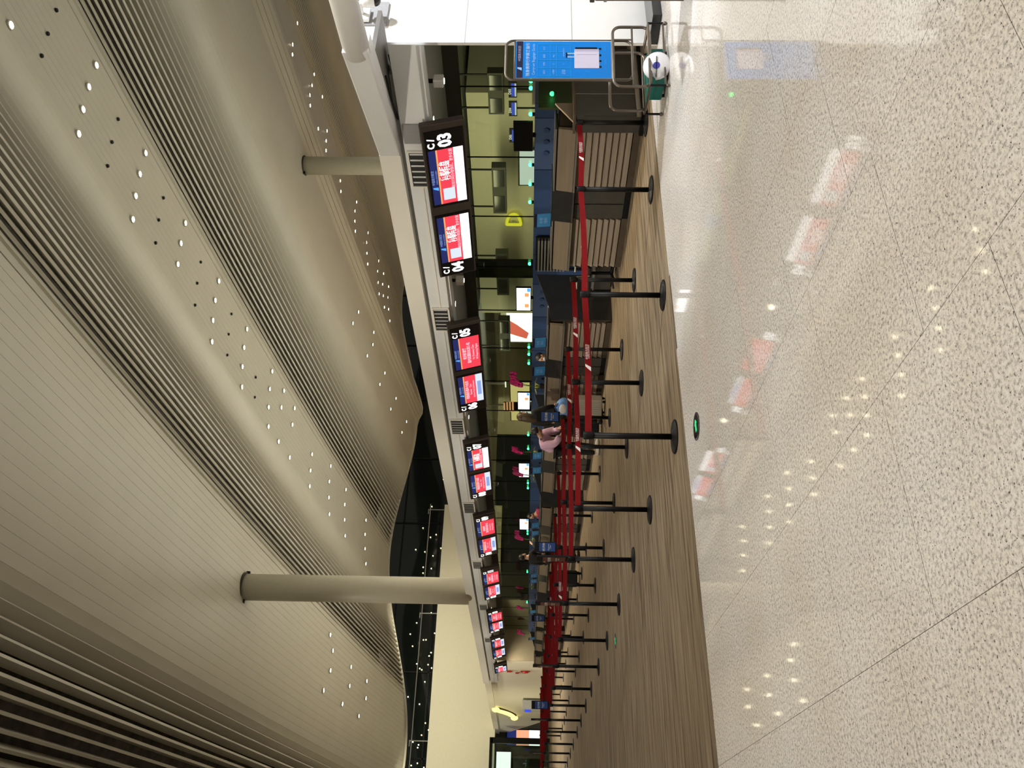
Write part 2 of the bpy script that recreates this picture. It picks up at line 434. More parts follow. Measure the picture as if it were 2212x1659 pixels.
ring_me = MB().lathe([(0.087, 0.004), (0.087, -0.018), (0.125, -0.018), (0.125, 0.03), (0.087, 0.03)], n=16).mesh('trim_ring', 'ceiling_white')
BANDS = [(3, 12), (12, 25), (25, 32), (32, 60)]; RANK = {}
for b0, b1 in BANDS:
    lst = sorted([q for q in LAMPS if b0 <= q[0] < b1], key=lambda q: q[1] - 0.6 * max(0, q[0] - 32)); rows_ = []
    for q in lst:
        kq = q[1] - 0.6 * max(0, q[0] - 32)
        if rows_ and kq - rows_[-1][0] < 0.7: rows_[-1][1].append(q)
        else: rows_.append([kq, [q]])
    for ri, (kq, row_) in enumerate(rows_):
        for ci, q in enumerate(sorted(row_)): RANK[q] = (ri, ci)
for k, (x, y) in enumerate(LAMPS):
    z = zc(x, y) - 0.03
    if x < 3: lb = 'recessed ceiling downlight over the left part of the hall'; gp = 'downlights over the left of the hall'
    elif x < 12: lb = 'recessed ceiling downlight in the smooth band above the far column'; gp = 'downlights near the far column'
    elif x < 25: lb = 'recessed warm downlight in the rows of four along the smooth band between dark slats'; gp = 'downlights in rows of four'
    elif x < 32: lb = 'recessed downlight near the wavy far edge of the ceiling, past the fold'; gp = 'downlights by the ceiling fold'
    else: lb = 'recessed downlight in the distant smooth band above the sign canopy'; gp = 'distant downlights'
    if (x, y) in RANK:
        ri, ci = RANK[(x, y)]
        bandn = 'band above the far column' if x < 12 else 'band between dark slats' if x < 25 else 'band by the ceiling fold' if x < 32 else 'distant band above the canopy'
        lb = 'recessed downlight, %s across in the %s row of the %s' % (ORDW[ci], ORDW[min(ri, 19)], bandn)
    L = tag(empty('ceiling_downlight', (x, y, z)), lb, 'downlight', gp)
    put('lens', lens_me, L); put('trim_ring', ring_me, L)
    sp = light('downlight_beam', 'SPOT', (x, y, z - 0.05), SPOT_W, (1.0, 0.92, 0.77), 0.09, None, R(118), 0.9)
    sp.parent = L; sp.location = (0, 0, -0.05)
blk = MB().lathe([(0.001, -0.02), (0.05, -0.02), (0.06, 0.02), (0.001, 0.02)], n=10).mesh('sprinkler', 'black_plastic')
for k, (x, y) in enumerate([(19.6, 13.0), (18.6, 13.0), (17.7, 13.0), (19.6, 16.6), (18.6, 16.6), (17.6, 16.6), (19.6, 19.9), (18.6, 19.9), (17.6, 19.9), (19.6, 23.2), (18.6, 23.2), (17.6, 23.2), (19.6, 26.4), (18.6, 26.4), (17.6, 26.4), (18.6, 29.6), (17.6, 29.6)]):
    tag(put('ceiling_nozzle', blk, None, (x, y, zc(x, y) - 0.03)), 'small black ceiling nozzle, %s across in the %s row between downlights' % (ORDW[k % 3], ORDW[k // 3]), 'nozzle', 'black ceiling nozzles')

# ------------------------------------------------------------ far walls
struct(ob('wall_far', MB().box(-30, 26.0, 60.0, 60.6, 3.7, 8.25), 'plaster_cream'), 'pale upper wall closing the far end of the hall')
struct(ob('wall_side', MB().box(-26, -25.6, -8, 64, 0, 16), 'plaster_tan'), 'distant tan side wall of the hall')
ng = struct(ob('window_1', MB().box(-40, 75, 64.0, 64.3, 0, 22), 'night_glass'), 'tall dark glass wall at night above the far wall')
for x in range(-34, 74, 6):
    ob('mullion', MB().box(x - 0.05, x + 0.05, 63.9, 64.0, 0, 20), 'black_metal', ng)
for z in (6, 9, 12, 15):
    ob('transom', MB().box(-40, 75, 63.9, 64.0, z - 0.05, z + 0.05), 'black_metal', ng)
bal = tag(empty('balustrade', (8, 59.9, 8.25)), 'thin steel handrail with glass along the top of the far wall', 'railing')
ob('handrail', MB().tube([(-36, 0, 1.1), (18, 0, 1.1)], 0.035, 6), 'steel', bal)
for x in (-32, -24, -16, -8, 0.6, 9.3, 17.5):
    ob('post', MB().box(x - 0.03, x + 0.03, -0.03, 0.03, 0, 1.25).box(x - 0.35, x + 0.05, -0.02, 0.02, 1.2, 1.26), 'steel', bal)
def glass_reflections():  # glowing balls imitate ceiling lights mirrored in the dark glass
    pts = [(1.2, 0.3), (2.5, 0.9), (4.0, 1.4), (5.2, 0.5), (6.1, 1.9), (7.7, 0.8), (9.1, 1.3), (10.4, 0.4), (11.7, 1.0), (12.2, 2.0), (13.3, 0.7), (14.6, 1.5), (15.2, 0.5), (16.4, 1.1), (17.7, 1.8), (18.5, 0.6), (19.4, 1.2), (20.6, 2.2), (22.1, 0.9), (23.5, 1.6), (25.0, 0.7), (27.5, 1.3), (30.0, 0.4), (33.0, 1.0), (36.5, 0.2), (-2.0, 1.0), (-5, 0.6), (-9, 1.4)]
    me = MB().ball((0, 0, 0), 0.045, 8, 5).mesh('reflection_dot', 'e_dot')
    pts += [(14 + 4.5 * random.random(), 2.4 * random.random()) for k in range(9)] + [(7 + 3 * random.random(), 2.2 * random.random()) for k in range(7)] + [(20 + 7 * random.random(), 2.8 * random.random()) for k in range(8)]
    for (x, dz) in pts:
        put('lamp_reflection', me, ng, (x, 63.9, 8.6 + dz * 0.9))
glass_reflections()
# wall with the telephone sign, beyond the last desk
ph = struct(ob('wall_left', MB().prism([(9.6, 41.0, 0), (9.6, 56.5, 0), (9.6, 64.0, 3.85), (9.6, 41.0, 3.75)], (0.5, 0, 0)), 'plaster_cream'), 'cream wall with sloping underside beyond the last check-in desk')
ob('baseboard', MB().box(9.56, 9.6, 41.0, 56.2, 0, 0.18), 'grey_stone', ph)
ob('cornice', MB().box(9.5, 9.62, 41.0, 63.0, 3.45, 3.8), 'plaster_cream', ph)
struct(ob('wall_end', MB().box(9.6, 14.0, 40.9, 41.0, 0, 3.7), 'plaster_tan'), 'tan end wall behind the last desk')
hs = tag(empty('telephone_sign', (9.45, 54.1, 2.9)), 'glowing yellow telephone handset sign on the cream wall', 'sign')
ob('handset_bar', MB().tube([(0, (-1.3 + 2.6 * k / 10), 0.55 - 1.15 * k / 10 - 0.22 * math.sin(math.pi * k / 10)) for k in range(11)], [0.13] * 11, 10), 'e_phone', hs, smooth=True)
ob('ear_cup', MB().ball((0, -1.3, 0.52), (0.16, 0.30, 0.24)), 'e_phone', hs, smooth=True)
ob('mouth_cup', MB().ball((0, 1.35, -0.58), (0.16, 0.30, 0.24)), 'e_phone', hs, smooth=True)
ob('backing', MB().tube([(0.1, (-1.35 + 2.7 * k / 10), 0.6 - 1.2 * k / 10 - 0.2 * math.sin(math.pi * k / 10)) for k in range(11)], [0.16] * 11, 8), 'wood_dark', hs)
fx = tag(empty('fire_hose_sign', (9.58, 43.5, 1.9)), 'small red fire notice mounted on the cream wall', 'sign')
ob('plate_upper', MB().box(-0.05, 0, -0.35, 0.1, 0.10, 0.42), 'fire_red', fx); ob('plate_lower', MB().box(-0.04, 0, -0.35, 0.1, -0.5, 0.02), 'plaster_tan', fx)
al = tag(empty('fire_alarm', (9.58, 43.0, 1.6)), 'dark red fire alarm horn projecting from the cream wall', 'alarm')
ob('bell', MB().ball((-0.12, 0, 0.0), (0.12, 0.2, 0.25)), 'fire_red', al); ob('bracket', MB().box(-0.1, 0, -0.05, 0.05, -0.4, 0.5), 'fire_red', al)
al = tag(empty('fire_beacon', (9.58, 43.0, 2.45)), 'dark red fire beacon above the alarm horn', 'alarm')
ob('body', MB().box(-0.15, 0, -0.1, 0.1, -0.2, 0.2), 'fire_red', al); ob('tip', MB().lathe([(0.06, 0), (0.01, -0.2)], (-0.08, 0, -0.2), 8), 'fire_red', al)
for o_ in bpy.data.objects:
    if o_.name.startswith('fire_'): o_.scale = (0.5, 0.5, 0.55)
kb = tag(empty('grey_kiosk', (9.0, 50.4, 0)), 'grey self-service kiosk with a small blue screen by the cream wall', 'kiosk')
ob('body', MB().box(0, 0.5, -0.5, 0.5, 0, 1.8), 'grey_box', kb, bevel=0.02); ob('screen', MB().box(-0.02, 0, -0.3, 0.3, 1.3, 1.65), 'e_blue', kb)
# doorway at the far left with adverts
dr = struct(empty('door_1', (8.45, 58.0, 0)), 'black framed glass doorway at the far left end'); dr['kind'] = 'structure'
ob('frame', MB().box(-0.15, 0.2, -0.1, 0.1, 0, 3.85).box(-2.2, 0.2, -0.1, 0.1, 3.75, 3.95).box(-2.3, -2.0, -0.1, 0.1, 0, 3.95), 'black_metal', dr)
ob('pane', MB().box(-2.0, -0.15, -0.02, 0.02, 0, 3.75), 'clear_glass', dr)
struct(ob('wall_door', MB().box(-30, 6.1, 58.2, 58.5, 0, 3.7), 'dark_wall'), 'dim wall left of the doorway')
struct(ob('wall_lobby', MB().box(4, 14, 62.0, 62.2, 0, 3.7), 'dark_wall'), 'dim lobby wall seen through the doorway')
ad = tag(empty('advert_screen', (8.75, 61.9, 0.5)), 'bright advertising screen in navy, pink and white beside the black door frame', 'screen')
ob('case', MB().box(-0.1, 1.1, 0, 0.08, 0, 2.5), 'black_plastic', ad)
for z0, z1, mm in ((1.75, 2.4, 'e_navy'), (0.85, 1.75, 'e_peach'), (0.1, 0.85, 'e_white')): ob('picture', MB().box(0, 1.0, -0.02, 0, z0, z1), mm, ad)
lp = tag(empty('glowing_light_box', (7.3, 61.8, 2.6)), 'bright white light panel glowing behind the glass door', 'lamp')
ob('panel', MB().box(-1.1, 1.0, 0, 0.06, 0, 1.0), 'e_white', lp); ob('frame', MB().box(-1.15, 1.05, 0.02, 0.1, -0.05, 1.05), 'black_metal', lp)

# ------------------------------------------------------------ columns
def column(x, y, z0, r, label):
    c = tag(empty('column', (x, y, z0)), label, 'column'); h = zc(x, y) - z0 + 0.05
    ob('shaft', MB().lathe([(r, 0), (r, h)], n=32), 'column_paint', c, smooth=True)
    ob('collar', MB().lathe([(r + 0.02, h - 0.06), (r + 0.05, h - 0.06), (r + 0.05, h), (r + 0.02, h)], n=32), 'deck_brown', c)
    for s in (-1, 1): ob('peg', MB().box(s * (r + 0.05) - 0.05, s * (r + 0.05) + 0.05, -0.05, 0.05, h - 0.12, h), 'black_metal', c)
column(8.73, 27.5, 3.55, 0.45, 'thick round pale column standing on the sign canopy in front of the far wall')
column(29.8, 28.0, 3.6, 0.43, 'round pale column rising behind the near end of the sign canopy')

# ------------------------------------------------------------ canopy over the desks
cn = tag(empty('canopy', (0, 0, 0)), 'long pale canopy beam carrying the check-in signs over the desks', 'canopy')
YA, YB = 7.8, 40.9
ob('upper_fascia', MB().prism([(8.5, YA, 3.62), (8.5, YA, 3.33), (8.95, YA, 3.33), (8.95, YA, 3.62)], (0, YB - YA, 0)), 'canopy_white', cn)
ob('groove', MB().box(8.64, 8.85, 6.6, YB, 3.27, 3.33), 'soffit_grey', cn)
ob('lower_fascia', MB().prism([(8.56, 6.12, 2.94), (8.93, 6.395, 2.94), (8.93, YB, 2.94), (8.56, YB, 2.94)], (0, 0, 0.33)), 'canopy_cool', cn)
ob('lower_lip', MB().prism([(8.62, 6.17, 2.89), (8.93, 6.395, 2.89), (8.93, YB, 2.89), (8.62, YB, 2.89)], (0, 0, 0.05)), 'canopy_cool', cn)
ob('ledge', MB().box(8.55, 8.59, 8.0, YB, 3.08, 3.11), 'canopy_white', cn)
ob('roof_deck', MB().quad((8.7, YA, 3.6), (14.5, YA, 3.6), (14.5, YB, 3.6), (8.7, YB, 3.6)), 'canopy_white', cn)
ob('soffit', MB().box(8.93, 12.6, 6.42, YB, 2.96, 3.0), 'soffit_grey', cn)
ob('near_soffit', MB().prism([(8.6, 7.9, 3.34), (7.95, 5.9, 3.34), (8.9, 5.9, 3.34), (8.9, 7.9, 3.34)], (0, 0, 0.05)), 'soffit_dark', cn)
# splayed end of the beam and the round tube it runs into
P0, P1, P2 = Vector((8.5, 7.81, 0)), Vector((7.72, 5.62, 0)), Vector((7.46, 4.3, 0))
ob('splayed_beam', MB().prism([(P0.x, P0.y, 3.33), (P0.x, P0.y, 3.62), (P1.x, P1.y, 3.62), (P1.x, P1.y, 3.33)], (0.32, -0.02, 0)), 'canopy_cool', cn, bevel=0.02)
ob('edge_tube', MB().tube([(P1.x + 0.14, P1.y + 0.1, 3.475), (P2.x + 0.14, P2.y, 3.475), (P2.x, 0.5, 3.475)], 0.148, 20), 'plaster_white', cn, smooth=True)
def cable(x0): return MB().tube([(x0, 6.4, 3.31), (x0 + 0.05, 6.8, 3.30), (x0 + 0.3, 7.3, 3.31), (x0 + 0.5, 7.8, 3.32)], 0.015, 6)
ob('cable', cable(8.35), 'black_plastic', cn); ob('cable', cable(8.75), 'black_plastic', cn)
# air vents in the lower fascia
def vent(y0, w, n):
    v = ob('air_vent', MB().box(8.545, 8.60, y0, y0 + w, 2.97, 3.22), 'vent_dark', cn)
    for k in range(n):
        y = y0 + (k + 0.15) * w / n
        ob('fin', MB().prism([(8.535, y, 2.98), (8.535, y + 0.02, 2.98), (8.535, y + 0.02, 3.21), (8.535, y, 3.21)], (0.03, w / n * 0.55, 0)), 'canopy_cool', v)
    ob('frame', MB().box(8.53, 8.60, y0 - 0.03, y0, 2.95, 3.24).box(8.53, 8.60, y0 + w, y0 + w + 0.03, 2.95, 3.24).box(8.53, 8.60, y0, y0 + w, 3.22, 3.25).box(8.53, 8.60, y0, y0 + w, 2.94, 2.97), 'canopy_white', v)
for y0 in (7.78, 11.3, 15.2, 19.6, 24.0, 28.4, 32.8): vent(y0, 0.62, 6)
ob('mesh_grille', MB().box(8.535, 8.58, 7.3, 7.62, 3.03, 3.25), 'mesh_grey', cn)

# ------------------------------------------------------------ overhead sign boards
TILT = R(16)
NW = dict(zip(['%02d' % i for i in range(3, 19)], 'three four five six seven eight nine ten eleven twelve thirteen fourteen fifteen sixteen seventeen eighteen'.split()))
BO = [(7.22, 10.28, '03', '04'), (11.62, 14.68, '05', '06'), (16.0, 19.05, '07', '08'), (20.15, 23.3, '09', '10'), (24.4, 27.45, '11', '12'), (28.8, 31.6, '13', '14'), (32.4, 35.7, '15', '16'), (36.8, 38.4, '17', None)]
HB = 0.595
def tail_logo(parent, x, y, s, material, z):
    return ob('tail_mark', MB().prism([(x - 0.35 * s, y - 0.5 * s, z), (x + 0.45 * s, y - 0.5 * s, z), (x + 0.55 * s, y + 0.5 * s, z), (x + 0.2 * s, y + 0.5 * s, z)], (0, 0, 0.002)), material, parent)
def sign_screen(bd, x0, w, num, num_left, style):
    sc_ = plate('screen', x0, x0 + w, 0.035, HB - 0.035, 0.012, 'screen_off', bd, 0.02)
    nw = w * 0.235
    px0 = x0 + (nw if num_left else 0.05); px1 = px0 + w - nw - 0.05
    nx_ = (x0 + nw * 0.54) if num_left else (x0 + w - nw * 0.52)
    text('gate_letter', 'C', 0.13, 'e_number', nx_ - 0.075, HB * 0.80, 0.016, sc_, bold=0.005); text('gate_slash', '/', 0.13, 'e_number', nx_ + 0.03, HB * 0.80, 0.016, sc_, bold=0.005)
    text('gate_number', num, 0.25, 'e_number', nx_, HB * 0.48, 0.016, sc_, bold=0.010, sx=0.92)
    yb, yt = 0.055, HB - 0.06
    hy = yt - (yt - yb) * 0.21
    plate('header_band', px0, px1, hy, yt, 0.015, 'e_navy', sc_)
    plate('accent_line', px0, px1, hy - 0.022, hy, 0.015, 'e_orange', sc_)
    footer = style != 1
    fy = yb + (0.135 if footer else 0)
    plate('red_panel', px0, px1, fy, hy - 0.022, 0.015, 'e_red', sc_)
    if footer: plate('footer_panel', px0, px1, yb, fy, 0.015, 'e_pale' if style == 2 else 'e_white', sc_)
    W = px1 - px0; cx = (px0 + px1) / 2
    tail_logo(sc_, px0 + W * 0.30, (hy + yt) / 2, 0.075, 'e_sky', 0.017)
    text('airline_name', '中国南方航空', 0.046, 'e_bluetext', cx + 0.02, (hy + yt) / 2 + 0.022, 0.017, sc_)
    text('airline_latin', 'CHINA SOUTHERN', 0.030, 'e_bluetext', cx + 0.02, (hy + yt) / 2 - 0.028, 0.017, sc_)
    ry = hy - 0.022; rh = ry - fy
    if style == 0:
        plate('white_card', px0 + W * 0.07, px0 + W * 0.29, fy + rh * 0.12, fy + rh * 0.88, 0.0165, 'e_pale', sc_)
        text('notice', '值机柜台', 0.088, 'e_white', cx + W * 0.12, fy + rh * 0.78, 0.017, sc_, bold=0.002)
        text('notice', '行李托运', 0.088, 'e_white', cx + W * 0.12, fy + rh * 0.48, 0.017, sc_, bold=0.002)
        text('notice', '微信扫码办理值机，更多优惠', 0.055, 'e_redtext', cx + W * 0.14, fy + rh * 0.17, 0.017, sc_)
    elif style == 1:
        text('notice', '经济舱旅客', 0.075, 'e_redtext', cx, fy + rh * 0.80, 0.017, sc_, bold=0.001)
        text('notice', '国内及国际出发值机', 0.075, 'e_redtext', cx, fy + rh * 0.57, 0.017, sc_, bold=0.001)
        text('notice', 'For Economy Class', 0.062, 'e_redtext', cx, fy + rh * 0.35, 0.017, sc_)
        text('notice', 'All Departing Flights', 0.062, 'e_redtext', cx, fy + rh * 0.16, 0.017, sc_)
    else:
        text('notice', '明珠俱乐部金卡会员', 0.075, 'e_redtext', cx, fy + rh * 0.78, 0.017, sc_, bold=0.001)
        text('notice', 'Business', 0.062, 'e_redtext', cx - 0.09, fy + rh * 0.48, 0.017, sc_); text('notice', 'Class', 0.062, 'e_redtext', cx + 0.14, fy + rh * 0.48, 0.017, sc_)
        text('notice', 'Sky Pearl Club Gold Members', 0.052, 'e_redtext', cx, fy + rh * 0.2, 0.017, sc_)
        plate('footer_bar', px0 + W * 0.25, px1 - W * 0.25, yb + 0.03, fy - 0.03, 0.0165, 'e_bluetext', sc_, 0.001)
STY = {'03': 0, '04': 0, '05': 1, '06': 2, '07': 0, '08': 2, '09': 1, '10': 2, '11': 1, '12': 2, '13': 1, '14': 2, '15': 2, '16': 2, '17': 2}
for (ya, yb_, nr, nl) in BO:
    W = yb_ - ya
    bd = empty('sign_board', mtx=frame_mtx((8.565, yb_, 2.42), (0, -1, 0), (-math.sin(TILT), 0, math.cos(TILT))))
    tag(bd, ('brown overhead sign board with lit screens for counters %s and %s' % (NW[nr], NW[nl])) if nl else 'short brown overhead sign board with a single screen for counter seventeen', 'sign')
    hb = MB().prism([(0, 0, 0), (W, 0, 0), (W, HB, 0), (0, HB, 0)], (0, 0, -0.09))
    ob('housing', hb, 'sign_brown', bd, bevel=0.008)
    for xx in (0.4, W - 0.4): ob('hanger', MB().box(xx - 0.03, xx + 0.03, HB - 0.2, HB - 0.1, -0.22, -0.09), 'black_metal', bd)
    sw = min(1.42, W * 0.45)
    if nl:
        sign_screen(bd, 0.03, sw, nl, True, STY[nl]); sign_screen(bd, W - sw - 0.10, sw, nr, False, STY[nr])
    else:
        sign_screen(bd, 0.1, sw * 1.6 if sw < 1.0 else sw, nr, False, STY[nr])
# small white spotlights under the soffit between the boards
for k, y in enumerate((7.05, 11.2, 15.5, 19.75, 23.95, 28.2, 32.1)):
    s = tag(empty('soffit_spotlight', (9.1, y, 2.95)), 'small white spotlight under the canopy just before the sign of counter %s' % NW['%02d' % (3 + 2 * k)], 'spotlight')
    ob('bracket', MB().box(-0.02, 0.02, -0.02, 0.02, -0.12, 0.0), 'black_metal', s)
    ob('head', MB().box(-0.07, 0.07, -0.06, 0.06, -0.24, -0.10), 'plaster_white', s, bevel=0.015)
    ob('lens', MB().lathe([(0.04, -0.25), (0.04, -0.235)], n=12), 'e_white', s)

# recessed soffit lamps that light the desks and the carpet before them
sl_me = MB().lathe([(0.001, -0.008), (0.05, -0.008), (0.05, 0.0), (0.001, 0.0)], n=12).mesh('lens', 'e_lamp')
for k in range(16):
    y = 7.9 + 2.15 * k
    L = tag(empty('soffit_downlight', (9.35, y, 2.955)), 'small recessed downlight, %s along the canopy soffit above the desks' % ORDW[k], 'downlight', 'soffit downlights over the desks')
    put('lens', sl_me, L); ob('trim_ring', MB().lathe([(0.052, 0.002), (0.052, -0.012), (0.075, -0.012), (0.075, 0.005), (0.052, 0.005)], n=12), 'steel', L)
    sp = light('soffit_beam', 'SPOT', (0, 0, 0), 150, (1.0, 0.84, 0.58), 0.05, None, R(140), 0.9); sp.parent = L; sp.location = (0, 0, -0.03)

# ------------------------------------------------------------ low blue wall with glass above
bw = struct(ob('wall_back', MB().box(11.05, 11.15, 8.3, 41.0, 0, 1.49), 'blue_panel'), 'low blue panel wall behind the check-in desks')
y = 8.3; k = 0
while y < 40.6:
    w = (0.95, 1.15, 1.35, 0.95)[k % 4]; y1 = min(y + w, 41)
    p = ob('panel', MB().box(11.0, 11.05, y + 0.008, y1 - 0.008, 0.08, 1.5), 'blue_panel_light' if k % 4 in (1,) else 'blue_panel', bw)
    if k % 4 == 0:
        for q in (0.3, 0.65): ob('socket', MB().box(10.985, 11.0, y + q - 0.03, y + q + 0.03, 1.19, 1.25), 'black_plastic', p)
    if k % 4 == 1:
        for q in (0.25, 0.5, 0.75): ob('port', MB().lathe([(0.05, 0), (0.05, 0.01)], n=10), 'blue_panel', p, (10.99, y + q, 1.3)).rotation_euler = (0, -math.pi / 2, 0)
    y = y1; k += 1
gw = struct(empty('window_2', (11.1, 0, 0)), 'green tinted glass screen above the low blue wall')
yy = 7.2
while yy < 40.5:
    ob('pane', MB().box(-0.008, 0.008, yy + 0.006, yy + 1.494, 1.5, 2.96), 'green_glass', gw)
    ob('glazing_bar', MB().box(-0.012, 0.012, yy - 0.006, yy + 0.006, 1.5, 2.96), 'black_metal', gw)
    yy += 1.5
ob('top_rail', MB().box(-0.06, 0.06, 7.2, 40.9, 2.72, 2.96), 'dark_wall', gw)
pl = tag(empty('glass_pier', (11.2, 13.55, 0)), 'dark square pier behind the green glass', 'pier')
ob('shaft', MB().box(0.0, 0.3, -0.14, 0.14, 0, 2.96), 'dark_wall', pl, bevel=0.01)

# green indicator lamps along the top of the blue wall
gl_me = MB().ball((0, 0, 0.07), 0.035, 10, 6).mesh('glowing_dome', 'e_green'); gs_me = MB().lathe([(0.03, 0), (0.03, 0.045)], n=8).mesh('stub', 'black_plastic')
LED = [8.42, 8.56, 8.7, 9.22, 10.34, 10.81, 11.27, 13.05, 16.1, 16.4, 16.8, 19.5, 20.5, 21.35, 23.72, 24.1, 27.75, 28.05, 32.2, 36.3]
for k, y in enumerate(LED):
    g = tag(empty('indicator_lamp', (11.06, y, 1.5)), 'small green indicator lamp, %s along the top of the blue wall' % ORDW[k], 'lamp', 'green indicator lamps')
    put('glowing_dome', gl_me, g); put('stub', gs_me, g)

# ------------------------------------------------------------ check-in desks
FX = 9.1
def make_desk(w):
    d = empty('check_in_desk', (0, 0, 0))
    ob('body', MB().box(FX + 0.06, FX + 0.62, 0.01, w - 0.01, 0.06, 1.15), 'wood_dark', d)
    n = 8; z0, z1 = 0.11, 0.87; h = (z1 - z0) / n
    for i in range(n):
        a = z0 + i * h
        ob('front_slat', MB().prism([(FX + 0.075, 0.02, a + 0.006), (FX + 0.012, 0.02, a + 0.006), (FX + 0.055, 0.02, a + h), (FX + 0.075, 0.02, a + h)], (0, w - 0.04, 0)), 'wood_slat', d)
    ob('kick_plate', MB().box(FX + 0.03, FX + 0.06, 0.0, w, 0.0, 0.10), 'wood_dark', d)
    ob('metal_strip', MB().box(FX - 0.07, FX + 0.06, 0.0, w, 0.885, 0.915), 'steel', d)
    ob('fascia', MB().prism([(FX - 0.06, 0, 0.92), (FX - 0.02, 0, 1.165), (FX + 0.02, 0, 1.165), (FX, 0, 0.92)], (0, w, 0)), 'wood_tan', d)
    ob('shadow_gap', MB().box(FX - 0.01, FX + 0.3, 0, w, 1.166, 1.185), 'black_plastic', d)
    ob('counter_top', MB().box(FX - 0.03, FX + 0.55, 0, w, 1.186, 1.21), 'desk_dark', d)
    ob('counter_edge', MB().box(FX - 0.036, FX - 0.03, 0, w, 1.188, 1.208), 'steel', d)
    return d
def make_cabinet(w):
    d = empty('desk_cabinet', (0, 0, 0))
    ob('body', MB().box(FX + 0.05, FX + 0.62, 0.01, w - 0.01, 0.05, 1.12), 'desk_dark', d)
    for s in (0, 1): ob('door', MB().box(FX + 0.03, FX + 0.05, 0.02 + s * w / 2, w / 2 - 0.01 + s * w / 2, 0.10, 0.86), 'desk_dark', d)
    ob('kick_plate', MB().box(FX + 0.04, FX + 0.06, 0, w, 0, 0.09), 'black_plastic', d)
    ob('metal_strip', MB().box(FX - 0.07, FX + 0.06, 0, w, 0.885, 0.91), 'desk_dark', d)
    ob('glass_fascia', MB().prism([(FX - 0.065, 0, 0.912), (FX - 0.02, 0, 1.21), (FX + 0.02, 0, 1.21), (FX, 0, 0.912)], (0, w, 0)), 'desk_glass', d)
    ob('counter_top', MB().box(FX - 0.01, FX + 0.55, 0, w, 1.211, 1.225), 'desk_glass', d)
    return d
def make_conveyor(w):
    d = empty('baggage_conveyor', (0, 0, 0)); B = FX + 0.72
    for y_ in (0.06, w - 0.16): ob('side_frame', MB().box(B, FX + 1.8, y_, y_ + 0.05, 0.0, 0.42), 'steel', d)
    ob('belt', MB().prism([(B + 0.05, 0.12, 0.32), (B + 0.3, 0.12, 0.36), (FX + 1.85, 0.12, 0.75), (FX + 1.85, 0.12, 0.70), (B + 0.3, 0.12, 0.30), (B + 0.05, 0.12, 0.26)], (0, w - 0.28, 0)), 'rubber', d)
    ob('front_skirt', MB().box(B - 0.02, B + 0.02, 0.06, w - 0.11, 0.03, 0.34), 'desk_dark', d)
    ob('front_edge', MB().box(B - 0.04, B + 0.04, 0.06, w - 0.11, 0.34, 0.37), 'steel', d)
    ob('side_screen', MB().prism([(FX + 0.02, w - 0.06, 0.0), (FX + 0.02, w - 0.06, 1.15), (FX + 0.35, w - 0.06, 1.2), (FX + 1.1, w - 0.06, 1.42), (FX + 1.1, w - 0.06, 0.0)], (0, 0.04, 0)), 'desk_glass', d)
    return d
WA, WM, WB, WG = 1.18, 0.66, 1.16, 1.42
dk = make_desk(WA); cb = make_cabinet(WM); cv = make_conveyor(WG)
UN = [7.82, 12.45, 16.95, 21.15, 25.5, 29.95, 33.75, 38.0]
NUM = [('03', '04'), ('05', '06'), ('07', '08'), ('09', '10'), ('11', '12'), ('13', '14'), ('15', '16'), ('17', '18')]
for k, y0 in enumerate(UN):
    a, b = NUM[k]
    for j, (oy, num) in enumerate(((0, a), (WA + WM, b))):
        if num == '18': continue
        d = dk if (k == 0 and j == 0) else copy_tree(dk)
        d.location = (0, y0 + oy, 0)
        tag(d, 'slatted wooden check-in desk below the overhead screen of counter %s' % NW[num], 'desk', 'slatted check-in desks')
    c = cb if k == 0 else copy_tree(cb); c.location = (0, y0 + WA, 0)
    tag(c, 'dark glass fronted cabinet just beyond the desk of counter %s' % NW[a], 'cabinet', 'dark cabinets between desks')
    if k < 7:
        c = cv if k == 0 else copy_tree(cv); c.location = (0, y0 + WA + WM + WB, 0)
        g = UN[k + 1] - (y0 + WA + WM + WB); c.scale.y = (g - 0.03) / WG
        tag(c, 'dark baggage conveyor opening just beyond the desk of counter %s' % NW[b], 'conveyor', 'baggage conveyors')

rs = tag(empty('rib_screen', (10.9, 12.15, 0)), 'grey ribbed shutter against the blue wall beyond the desk of counter four', 'shutter')
for k in range(9): ob('rib', MB().box(-0.03, 0.03, -0.02, 0.92, 0.86 + 0.064 * k, 0.895 + 0.064 * k), 'rib_grey', rs)
ob('back_plate', MB().box(0.03, 0.06, -0.05, 0.95, 0.8, 1.45), 'black_plastic', rs); ob('post', MB().box(0.03, 0.06, -0.05, 0.0, 0, 0.8).box(0.03, 0.06, 0.9, 0.95, 0, 0.8), 'black_plastic', rs)
# black swivel chair in the first conveyor opening
ch = tag(empty('office_chair', (9.46, 11.4, 0.004), R(200)), 'black office chair in the gap beyond the desk of counter four', 'chair')
ob('seat', MB().box(-0.25, 0.25, -0.25, 0.25, 0.46, 0.54), 'cloth_black', ch, bevel=0.03)
ob('backrest', MB().prism([(-0.22, 0.22, 0.60), (0.22, 0.22, 0.60), (0.20, 0.27, 1.08), (-0.20, 0.27, 1.08)], (0, 0.05, 0)), 'cloth_black', ch, bevel=0.02)
ob('gas_post', MB().tube([(0, 0, 0.08), (0, 0, 0.46)], 0.03), 'black_metal', ch)
for k in range(5): ob('foot', MB().tube([(0, 0, 0.10), (0.28 * math.cos(k * 1.2566), 0.28 * math.sin(k * 1.2566), 0.04)], 0.02, 6), 'black_plastic', ch)
for s in (-1, 1): ob('armrest', MB().tube([(s * 0.27, 0.1, 0.5), (s * 0.30, 0.1, 0.72), (s * 0.30, -0.15, 0.72)], 0.018, 6), 'steel', ch)

